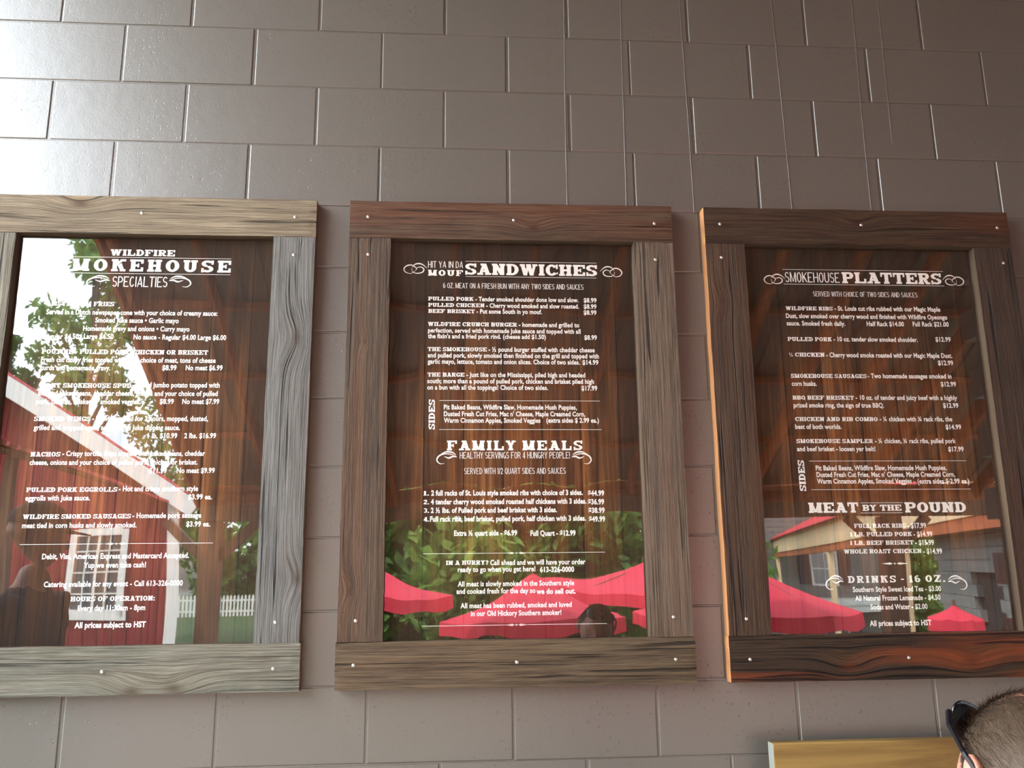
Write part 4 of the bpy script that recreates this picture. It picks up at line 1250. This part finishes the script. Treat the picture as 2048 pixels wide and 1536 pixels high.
# umbrellas -----------------------------------------------------------------
def umbrella(x, y, zrim, zpeak, r, rz, label):
    zg = -0.93 if (-2.6 < x < 9 and -14.5 < y < -6.8) else gz(x, -y)
    root = empty('patio_umbrella', (x, y, zg), rz)
    tag(root, label, 'umbrella', 'red umbrellas on the patio')
    zr_, zp = zrim - zg, zpeak - zg
    n, vs_, fs_ = 8, [], []
    rings = 5
    for q_ in range(rings + 1):
        for k in range(n * 4):
            a = 2 * math.pi * k / (n * 4)
            seg = (k % 4) / 4
            flat = math.cos(math.pi / n) / math.cos((seg - 0.5) * 2 * math.pi / n)
            f = q_ / rings
            rr = max(0.03, r * f) * flat
            sag = -0.10 * f * (1 - f) * r - 0.03 * math.sin(math.pi * seg) * f
            vs_.append((rr * math.cos(a), rr * math.sin(a), zp + (zr_ - zp) * f + sag))
    N = n * 4
    for q_ in range(rings):
        for k in range(N):
            a, b = q_ * N + k, q_ * N + (k + 1) % N
            fs_.append((a, a + N, b + N, b))
    mesh_obj('canopy', vs_, fs_, M_UMB, root, True)
    vv, ff = [], []
    for k in range(N):
        p = vs_[rings * N + k]
        vv += [p, (p[0] * 1.01, p[1] * 1.01, p[2] - 0.16 - 0.02 * math.sin(k * math.pi / 2))]
    for k in range(N):
        a, b = 2 * k, 2 * ((k + 1) % N)
        ff.append((a, a + 1, b + 1, b))
    mesh_obj('valance', vv, ff, M_UMB, root)
    MB().tube([(0, 0, 0), (0, 0, zp + 0.08)], 0.022, 10).build('pole', M_POST, root)
    for k in range(n):
        a = 2 * math.pi * k / n
        MB().bar((0.03 * math.cos(a), 0.03 * math.sin(a), zp - 0.05), (r * .98 * math.cos(a), r * .98 * math.sin(a), zr_ - 0.03), 0.014, 0.014).build('rib', M_POST, root)
    MB().tube([(0, 0, 0), (0, 0, 0.05), (0, 0, 0.08)], [0.26, 0.26, 0.05], 16).build('base', M_SHUTTER, root)
umbrella(0.1, -8.5, 1.33, 1.66, 1.0, 0.2, 'red umbrella mirrored at the lower left corner of the middle board')
umbrella(2.0, -7.95, 1.03, 1.42, 1.1, 0.5, 'red umbrella mirrored lowest, in the centre of the middle board')
umbrella(4.0, -10.5, 1.28, 1.70, 1.8, 0.1, 'largest red umbrella, mirrored at the right of the middle board')
umbrella(4.5, -7.9, 1.06, 1.60, 1.35, 0.35, 'red umbrella mirrored at the lower left of the right board')
umbrella(7.95, -9.4, 0.86, 1.02, 0.34, 0.0, 'small red umbrella mirrored at the lower right of the right board')

# trees -----------------------------------------------------------------------
def tree(x, y, h, rad, base, nleaf, leaf, label, mat, seed, clumps=26, group='trees beyond the yard'):
    rnd = random.Random(seed)
    zg = gz(x, -y)
    root = empty('leafy_tree', (x, y, zg))
    tag(root, label, 'tree', group)
    br = MB()
    br.tube([(0, 0, -0.2), (0.05, 0, h * 0.3), (0.12, 0.05, h * 0.6), (0.05, 0.1, h * 0.93)], [h * 0.022, h * 0.018, h * 0.012, h * 0.003], 8)
    cl = []
    for k in range(clumps):
        f = base + (1 - base) * (k + 0.5) / clumps
        env = math.sin(math.pi * min(1, max(0.06, (f - base) / (1 - base)) ** 0.75)) ** 0.6
        a = rnd.uniform(0, 6.28)
        rr = rad * env * rnd.uniform(0.45, 1.0)
        c = Vector((rr * math.cos(a), rr * math.sin(a), h * f))
        cl.append((c, rad * rnd.uniform(0.28, 0.46)))
        st_ = Vector((0.08, 0.03, h * max(base * 0.6, f - 0.18)))
        mid = st_.lerp(c, 0.5) + Vector((0, 0, 0.15))
        br.tube([st_, mid, c], [h * 0.007, h * 0.005, h * 0.002], 5, False)
    br.build('trunk', M_BARK, root)
    vs_, fs_ = [], []
    for k in range(nleaf):
        c, cr = cl[rnd.randrange(len(cl))]
        d = Vector((rnd.gauss(0, 1), rnd.gauss(0, 1), rnd.gauss(0, .8)))
        p = c + d.normalized() * cr * (rnd.random() ** 0.45)
        u_ = Vector((rnd.gauss(0, 1), rnd.gauss(0, 1), rnd.gauss(0, 1) - 0.5)).normalized()
        v_ = u_.cross(Vector((rnd.gauss(0, 1), rnd.gauss(0, 1), rnd.gauss(0, 1)))).normalized()
        s = leaf * rnd.uniform(0.6, 1.4)
        n0 = len(vs_)
        vs_ += [p - u_ * s, p + v_ * s * .42, p + u_ * s, p - v_ * s * .42]
        fs_.append((n0, n0 + 1, n0 + 2, n0 + 3))
    fo = mesh_obj('foliage', vs_, fs_, mat, root)
    tag(fo, kind='stuff')
tree(-10.05, -24, 12.4, 1.55, 0.52, 3000, 0.15, 'tall loose-crowned tree against the sky, mirrored in the left board', M_LEAF, 3, 16)
tree(-8.6, -27, 7.8, 2.0, 0.35, 2600, 0.15, 'lower tree right of the tall one, mirrored in the left board', M_LEAF, 5, 18)
tree(-12.6, -24.5, 9.6, 1.15, 0.45, 1500, 0.15, 'small tree at the far left above the barn roof, mirrored in glass', M_LEAF2, 8, 12)
spec = [(-9.0, -43, 10, 4.2), (-4.6, -41, 9, 4.0), (-2.0, -27, 7.5, 3.4), (2.2, -25, 7, 3.3), (5.6, -27, 8, 3.6), (9.0, -30, 8, 3.5), (9.5, -42, 10, 4.0), (23.5, -40, 7, 2.6), (27, -52, 12, 5.0), (36, -50, 12, 5.5), (31, -42, 10, 4.2), (-19, -34, 9, 4), (2.0, -50, 12, 5.0)]
names = ['dark tree behind the picket fence, mirrored in the left board', 'tree behind the right end of the picket fence',
         'bushy tree at the left of the green band in the middle board', 'bushy tree in the centre of the green band in the middle board',
         'bushy tree at the right of the green band in the middle board', 'bushy tree hidden by the right stile of the middle board',
         'tree to the left of the grey house', 'dense small tree at the right corner of the grey house', 'tree standing well behind the right corner of the grey house', 'tree farthest to the right beyond the red roof', 'tree to the right of the grey house', 'tree beyond the barn roof', 'tallest tree far behind the umbrellas']
for k, (x, y, h, r_) in enumerate(spec):
    tree(x, y, h, r_, 0.02, 7500 if k < 2 else 5200, 0.34 if k < 2 else 0.26, names[k], M_LEAF2 if k % 2 == 0 else M_LEAF, 20 + k, 46)

# ------------------------------------------------------------------ bench against the wall
M_PINE = timber('pine_board', lin(140, 112, 62), lin(92, 66, 34), 7.0, 0, 0.6)
M_PINE_END = plain('pine_board_end', lin(110, 112, 104), 0.8)
bench = empty('wooden_bench', (1.912, -0.02, 0))
tag(bench, 'yellow pine bench with high plank back, below the right menu board', 'bench')
def plank(name, a, b, parent, mat=M_PINE):
    m = MB().box(a, b)
    o = mesh_obj(name, m.v, m.f, None, parent, False, [mat, M_PINE_END], [0, 0, 0, 0, 0, 1])
    bv_ = o.modifiers.new('b', 'BEVEL'); bv_.width = 0.003; bv_.segments = 2
    return o
for k in range(3):
    plank('back_plank', (0, -0.085, 0.92 - 0.17 * k), (1.55, -0.045, 1.063 - 0.17 * k), bench)
plank('seat', (0.02, -0.50, 0.42), (1.53, -0.09, 0.46), bench)
for x in (0.08, 1.40):
    plank('leg', (x, -0.48, 0), (x + 0.07, -0.42, 0.42), bench)
    plank('leg', (x, -0.045, 0), (x + 0.07, 0.0, 1.03), bench)

# ------------------------------------------------------------------ people
def skin_body(name, joints, edges, seg_mat, mats, parent, loc):
    """one continuous surface grown over a skeleton; joints: {name:(co, rx, ry)}"""
    keys = list(joints)
    me = bpy.data.meshes.new(name)
    me.from_pydata([joints[k][0] for k in keys], [(keys.index(a), keys.index(b)) for a, b in edges], [])
    o = bpy.data.objects.new(name, me)
    COL.objects.link(o)
    md = o.modifiers.new('skin', 'SKIN')
    md.use_smooth_shade = True
    for i, k in enumerate(keys):
        sv = me.skin_vertices[0].data[i]
        sv.radius = (joints[k][1], joints[k][2])
        sv.use_root = (k == 'pelvis')
    ss = o.modifiers.new('sub', 'SUBSURF')
    ss.levels = 2
    ss.render_levels = 2
    dg = bpy.context.evaluated_depsgraph_get()
    dg.update()
    em = bpy.data.meshes.new_from_object(o.evaluated_get(dg))
    bpy.data.objects.remove(o)
    for m_ in mats:
        em.materials.append(m_)
    segs = [(Vector(joints[a][0]), Vector(joints[b][0]), seg_mat.get((a, b), 0)) for a, b in edges]
    for p in em.polygons:
        c = p.center
        best = (1e9, 0)
        for a, b, mi in segs:
            ab = b - a
            t_ = max(0, min(1, (c - a).dot(ab) / max(1e-9, ab.length_squared)))
            d = (a + ab * t_ - c).length
            if d < best[0]:
                best = (d, mi)
        p.material_index = best[1]
        p.use_smooth = True
    ob = bpy.data.objects.new(name, em)
    COL.objects.link(ob)
    ob.parent = parent
    return ob

def head_mesh(name, parent, mats, scalp=None):
    """face towards +X, origin at head centre"""
    nu, nv = 56, 40
    vs_, fs_, idx = [], [], []
    for j in range(nv + 1):
        ph = math.pi * j / nv
        for i in range(nu):
            th_ = 2 * math.pi * i / nu
            d = Vector((math.sin(ph) * math.cos(th_), math.sin(ph) * math.sin(th_), math.cos(ph)))
            p = Vector((d.x * 0.098, d.y * 0.077, d.z * 0.116))
            if p.z < 0:
                k = -p.z / 0.116
                p.y *= 1 - 0.34 * k ** 1.4
                p.x = p.x * (1 - 0.30 * k) + 0.030 * k
                if d.x < 0:
                    p.x += 0.03 * k
            if d.x < 0 and p.z > -0.02:
                p.x *= 1.04
            if d.x > 0.2:
                g_ = lambda y0, z0, sy, sz: math.exp(-((p.y - y0) / sy) ** 2 - ((p.z - z0) / sz) ** 2)
                p.x += 0.020 * g_(0, -0.032, 0.011, 0.016) + 0.010 * g_(0, -0.012, 0.009, 0.02)
                p.x += 0.005 * g_(0, 0.022, 0.04, 0.008) - 0.008 * (g_(0.030, 0.004, 0.014, 0.010) + g_(-0.030, 0.004, 0.014, 0.010))
                p.x += 0.006 * g_(0, -0.062, 0.018, 0.005) - 0.004 * g_(0, -0.0665, 0.02, 0.002) + 0.006 * g_(0, -0.073, 0.015, 0.005) + 0.007 * g_(0, -0.10, 0.018, 0.012)
            vs_.append(p)
    for j in range(nv):
        for i in range(nu):
            a, b = j * nu + i, j * nu + (i + 1) % nu
            fs_.append((a, a + nu, b + nu, b))
            c = (vs_[a] + vs_[b + nu]) / 2
            m_ = 0
            if scalp and (c.z > 0.02 - 0.0 or c.x < -0.03) and c.x < 0.055 + 0.3 * (c.z - 0.09) and c.z > -0.06 and not (c.z > 0.088 and c.x > -0.045):
                m_ = 1
            idx.append(m_)
    # ears
    for s in (-1, 1):
        n0 = len(vs_)
        prof = []
        for k in range(16):
            a = 2 * math.pi * k / 16
            wv = 1.0 if math.sin(a) > 0 else 0.78
            ex, ez = -0.004 + 0.017 * math.cos(a) * wv - 0.006 * math.sin(a) * -1, -0.012 + 0.032 * math.sin(a)
            prof.append((ex, ez))
        for lay, (off, sc_) in enumerate(((0.066, 0.75), (0.086, 1.0), (0.092, 0.97), (0.086, 0.72), (0.080, 0.3))):
            for ex, ez in prof:
                vs_.append(Vector((-0.006 + (ex + 0.004) * sc_ - 0.006 * (lay > 0), s * (off - 0.004 * (1 if ex > 0 else 0) * (lay > 0)), -0.002 + (ez + 0.012) * sc_)))
        for lay in range(4):
            for k in range(16):
                a, b = n0 + lay * 16 + k, n0 + lay * 16 + (k + 1) % 16
                f = (a, b, b + 16, a + 16)
                fs_.append(f if s < 0 else f[::-1]); idx.append(0)
        f = tuple(n0 + 64 + k for k in range(16))
        fs_.append(f if s < 0 else f[::-1]); idx.append(0)
    return mesh_obj(name, vs_, fs_, None, parent, True, mats, idx)

M_SKIN = plain('skin', lin(160, 108, 88), 0.55, var=0.06, scale=20)
M_SCALP = plain('scalp_under_thin_hair', lin(88, 64, 50), 0.7, var=0.15, scale=30)
M_HAIR = plain('greying_brown_hair', lin(74, 57, 41), 0.6, var=0.35, scale=80)
M_BLACKPL = plain('black_plastic', lin(16, 16, 20), 0.25)
M_LENS = plain('dark_lens', lin(14, 18, 26), 0.08, spec=0.8)
M_SHIRT = plain('dark_shirt_cloth', lin(38, 40, 46), 0.9)
M_SHIRT2 = plain('plaid_blue_shirt_cloth', lin(86, 92, 104), 0.9)
M_JEANS = plain('denim', lin(48, 56, 74), 0.9)
M_SHOE = plain('shoe_leather', lin(40, 34, 30), 0.6)

def strands(parent, mat, seed, n=24000):
    rnd = random.Random(seed)
    vs_, fs_ = [], []
    made = 0
    while made < n:
        z_ = rnd.uniform(-0.5, 1)
        a = rnd.uniform(0, 6.283)
        r_ = math.sqrt(1 - z_ * z_)
        d = Vector((r_ * math.cos(a), r_ * math.sin(a), z_))
        p = Vector((d.x * 0.100, d.y * 0.078, d.z * 0.117))
        if p.x > 0.055 + 0.3 * (p.z - 0.09) or (p.z < 0.02 and p.x > -0.03):
            continue
        bald = max(0, 1 - math.hypot((p.x - 0.0) / 0.062, p.y / 0.052)) if p.z > 0.07 else 0
        if rnd.random() < min(0.72, bald * 1.3):
            continue
        nrm = d.normalized()
        comb = (Vector((-0.8, 0, -0.5)) - nrm * Vector((-0.8, 0, -0.5)).dot(nrm)).normalized()
        jit = Vector((rnd.gauss(0, .35), rnd.gauss(0, .35), rnd.gauss(0, .35)))
        L = rnd.uniform(0.014, 0.034)
        side = nrm.cross(comb).normalized() * 0.00026
        q1 = p + (nrm * 0.10 + comb * 0.8 + jit * 0.3) * L * 0.5
        q2 = q1 + (comb + jit * 0.5 - nrm * 0.12) * L * 0.5
        n0 = len(vs_)
        vs_ += [p - side, p + side, q1 + side, q1 - side, q2]
        fs_ += [(n0, n0 + 1, n0 + 2, n0 + 3), (n0 + 3, n0 + 2, n0 + 4)]
        made += 1
    o = mesh_obj('hair', vs_, fs_, mat, parent)
    tag(o, kind='stuff')
    return o

# seated man at the lower right: looks down to his left, away from the camera
man = empty('person', (1.697, -1.555, 0))
tag(man, 'seated person with thinning grey-brown hair and dark sunglasses, head bowed', 'person')
HZ = 1.266
hd = head_mesh('head', man, [M_SKIN, M_SCALP], True)
Rh = Matrix.Rotation(math.radians(96), 4, 'Z') @ Matrix.Rotation(math.radians(14), 4, 'Y') @ Matrix.Rotation(math.radians(15), 4, 'X')
hd.matrix_local = Matrix.Translation((0, 0, HZ)) @ Rh
hr = strands(hd, M_HAIR, 9)
sg = empty('sunglasses')
sg.parent = man
sg.matrix_local = Matrix.Translation((0, 0, HZ)) @ Rh
for s in (-1, 1):
    vs_, fs_ = [], []
    nn, nr = 24, 5
    for lay, dx in enumerate((0.0, 0.004)):
        for r_ in range(nr):
            sc_ = (1.0, 0.8, 0.55, 0.3, 0.02)[r_]
            for k in range(nn):
                a = 2 * math.pi * k / nn
                yy = s * 0.036 + sc_ * 0.031 * math.copysign(abs(math.cos(a)) ** 0.8, math.cos(a))
                zz = 0.084 + sc_ * 0.021 * math.copysign(abs(math.sin(a)) ** 0.8, math.sin(a))
                vs_.append((0.083 - 6.5 * yy * yy + dx - (zz - 0.084) * 0.5, yy, zz))
    for lay in (0, 1):
        for r_ in range(nr - 1):
            for k in range(nn):
                a, b = (lay * nr + r_) * nn + k, (lay * nr + r_) * nn + (k + 1) % nn
                fs_.append((a, b, b + nn, a + nn) if lay else (a, a + nn, b + nn, b))
    fs_ += [(k, (k + 1) % nn, nr * nn + (k + 1) % nn, nr * nn + k) for k in range(nn)]
    mesh_obj('lens', vs_, fs_, M_LENS, sg, True)
    MB().tube([(0.058, s * 0.068, 0.086), (0.040, s * 0.080, 0.066), (0.0, s * 0.089, 0.030), (-0.02, s * 0.088, 0.008)], [0.0042, 0.0035, 0.003, 0.003], 6).build('temple_arm', M_BLACKPL, sg)
MB().tube([(0.086, -0.008, 0.088), (0.090, 0, 0.090), (0.086, 0.008, 0.088)], 0.0025, 6).build('bridge', M_BLACKPL, sg)
J = {'pelvis': ((-0.02, -0.14, 0.56), .15, .12), 'waist': ((-0.02, -0.13, 0.70), .145, .11), 'chest': ((-0.01, -0.09, 0.88), .155, .115), 'upper': ((0.0, -0.05, 1.00), .11, .085),
     'neck': ((0.01, -0.02, 1.09), .055, .055), 'nape': ((0.01, -0.005, 1.17), .054, .054),
     'shL': ((-0.17, -0.11, 1.00), .062, .062), 'elL': ((-0.26, 0.02, 0.76), .043, .043), 'wrL': ((-0.16, 0.24, 0.70), .027, .027),
     'shR': ((0.17, -0.01, 1.00), .062, .062), 'elR': ((0.24, 0.14, 0.76), .043, .043), 'wrR': ((0.06, 0.30, 0.70), .027, .027),
     'hpL': ((-0.10, -0.12, 0.54), .085, .08), 'knL': ((-0.16, 0.30, 0.55), .058, .058), 'anL': ((-0.17, 0.32, 0.12), .038, .038), 'toL': ((-0.18, 0.47, 0.045), .036, .03),
     'hpR': ((0.10, -0.12, 0.54), .085, .08), 'knR': ((0.12, 0.32, 0.55), .058, .058), 'anR': ((0.13, 0.34, 0.12), .038, .038), 'toR': ((0.14, 0.49, 0.045), .036, .03)}
ED = [('pelvis', 'waist'), ('waist', 'chest'), ('chest', 'upper'), ('upper', 'neck'), ('neck', 'nape'), ('upper', 'shL'), ('shL', 'elL'), ('elL', 'wrL'), ('upper', 'shR'), ('shR', 'elR'), ('elR', 'wrR'),
      ('pelvis', 'hpL'), ('hpL', 'knL'), ('knL', 'anL'), ('anL', 'toL'), ('pelvis', 'hpR'), ('hpR', 'knR'), ('knR', 'anR'), ('anR', 'toR')]
SM = {('neck', 'nape'): 0, ('upper', 'neck'): 1, ('pelvis', 'waist'): 1, ('waist', 'chest'): 1, ('chest', 'upper'): 1, ('upper', 'shL'): 1, ('shL', 'elL'): 1, ('upper', 'shR'): 1, ('shR', 'elR'): 1,
      ('elL', 'wrL'): 0, ('elR', 'wrR'): 0}
for a, b in ED:
    if a[:2] in ('hp', 'kn') or b[:2] == 'hp':
        SM[(a, b)] = 2
    if a[:2] == 'an':
        SM[(a, b)] = 3
skin_body('body', J, ED, SM, [M_SKIN, M_SHIRT2, M_JEANS, M_SHOE], man, None)
def hand(parent, wrist, direction, palm_n, side):
    """palm and five bent fingers growing from the wrist"""
    w = Vector(wrist); d = Vector(direction).normalized(); n_ = Vector(palm_n).normalized()
    n_ = (n_ - d * n_.dot(d)).normalized()
    s = d.cross(n_).normalized() * side
    m = MB()
    m.tube([w - d * 0.02, w + d * 0.02, w + d * 0.055, w + d * 0.085], [.022, .028, .034, .026], 10)
    for k, (o_, L) in enumerate(((-.027, .068), (-.009, .078), (.009, .073), (.026, .058))):
        b = w + d * 0.075 + s * o_
        m.tube([b, b + d * L * .45 + n_ * .006, b + d * L * .78 + n_ * .020, b + d * L * .92 + n_ * .036], [.0095, .009, .008, .006], 7)
    b = w + d * 0.025 - s * .026
    m.tube([b, b - s * .022 + d * .022 + n_ * .008, b - s * .026 + d * .048 + n_ * .018], [.012, .0105, .0075], 7)
    return m.build('hand', M_SKIN, parent, True)
hand(man, (-0.16, 0.24, 0.70), (0.5, 0.6, -0.3), (0, 0, -1), 1)
hand(man, (0.06, 0.30, 0.70), (-0.5, 0.6, -0.3), (0, 0, -1), -1)
st = empty('stool', (1.68, -1.70, 0))
tag(st, 'round wooden stool under the seated person', 'stool')
MB().tube([(0, 0, 0.405), (0, 0, 0.435)], 0.18, 24).build('seat', M_PINE, st)
for k in range(4):
    a = math.pi / 4 + k * math.pi / 2
    MB().tube([(0.17 * math.cos(a), 0.17 * math.sin(a), 0), (0.11 * math.cos(a), 0.11 * math.sin(a), 0.405)], 0.017, 8).build('leg', M_PINE, st)

# standing person with a cap, mirrored in the left board
p2 = empty('person', (-0.46, -0.80, 0))
tag(p2, 'standing person in a dark cap and dark shirt, mirrored in the left board', 'person')
h2 = head_mesh('head', p2, [M_SKIN, M_SCALP], False)
h2.location = (0.0, 0, 1.675)
h2.rotation_euler = (0, math.radians(8), math.radians(-12))
cap = MB()
nn, rg = 28, 7
vs_, fs_ = [], []
for j in range(rg + 1):
    ph = (math.pi / 2) * j / rg
    for i in range(nn):
        a = 2 * math.pi * i / nn
        vs_.append((0.106 * math.sin(ph) * math.cos(a), 0.085 * math.sin(ph) * math.sin(a), 0.035 + 0.092 * math.cos(ph)))
for j in range(rg):
    for i in range(nn):
        a, b = j * nn + i, j * nn + (i + 1) % nn
        fs_.append((a, a + nn, b + nn, b))
cap.add(vs_, fs_)
vs_, fs_ = [], []
for i in range(13):
    a = -1.1 + 2.2 * i / 12
    for rr, zz in ((1.0, 0.036), (1.0 + 0.75 * math.cos(a * 1.2), 0.026)):
        vs_ += [(0.104 * rr * math.cos(a), 0.084 * min(rr, 1.05) * math.sin(a), zz), (0.104 * rr * math.cos(a), 0.084 * min(rr, 1.05) * math.sin(a), zz - 0.004)]
for i in range(12):
    a = i * 4
    fs_ += [(a, a + 2, a + 6, a + 4), (a + 1, a + 5, a + 7, a + 3), (a + 2, a + 3, a + 7, a + 6)]
cap.add(vs_, fs_)
co = cap.build('cap', M_SHIRT, p2, True)
co.matrix_local = Matrix.Translation((0, 0, 1.675)) @ h2.rotation_euler.to_matrix().to_4x4()
J = {'pelvis': ((0, 0, 0.96), .15, .12), 'waist': ((0, 0, 1.10), .14, .11), 'chest': ((-0.01, 0, 1.28), .16, .12), 'upper': ((-0.01, 0, 1.41), .11, .085),
     'neck': ((0, 0, 1.49), .056, .056), 'nape': ((0, 0, 1.58), .054, .054),
     'shL': ((0.0, 0.19, 1.42), .065, .065), 'elL': ((-0.02, 0.26, 1.13), .046, .046), 'wrL': ((0.06, 0.27, 0.88), .029, .029),
     'shR': ((0.0, -0.19, 1.42), .065, .065), 'elR': ((-0.02, -0.26, 1.13), .046, .046), 'wrR': ((0.06, -0.27, 0.88), .029, .029),
     'hpL': ((0, 0.10, 0.90), .09, .09), 'knL': ((0.02, 0.12, 0.50), .062, .062), 'anL': ((0, 0.12, 0.10), .04, .04), 'toL': ((0.15, 0.13, 0.04), .036, .03),
     'hpR': ((0, -0.10, 0.90), .09, .09), 'knR': ((0.02, -0.12, 0.50), .062, .062), 'anR': ((0, -0.12, 0.10), .04, .04), 'toR': ((0.15, -0.13, 0.04), .036, .03)}
skin_body('body', J, ED, SM, [M_SKIN, M_SHIRT, M_JEANS, M_SHOE], p2, None)
hand(p2, (0.06, 0.27, 0.88), (0.15, 0.02, -1), (0, -1, 0), 1)
hand(p2, (0.06, -0.27, 0.88), (0.15, -0.02, -1), (0, 1, 0), -1)
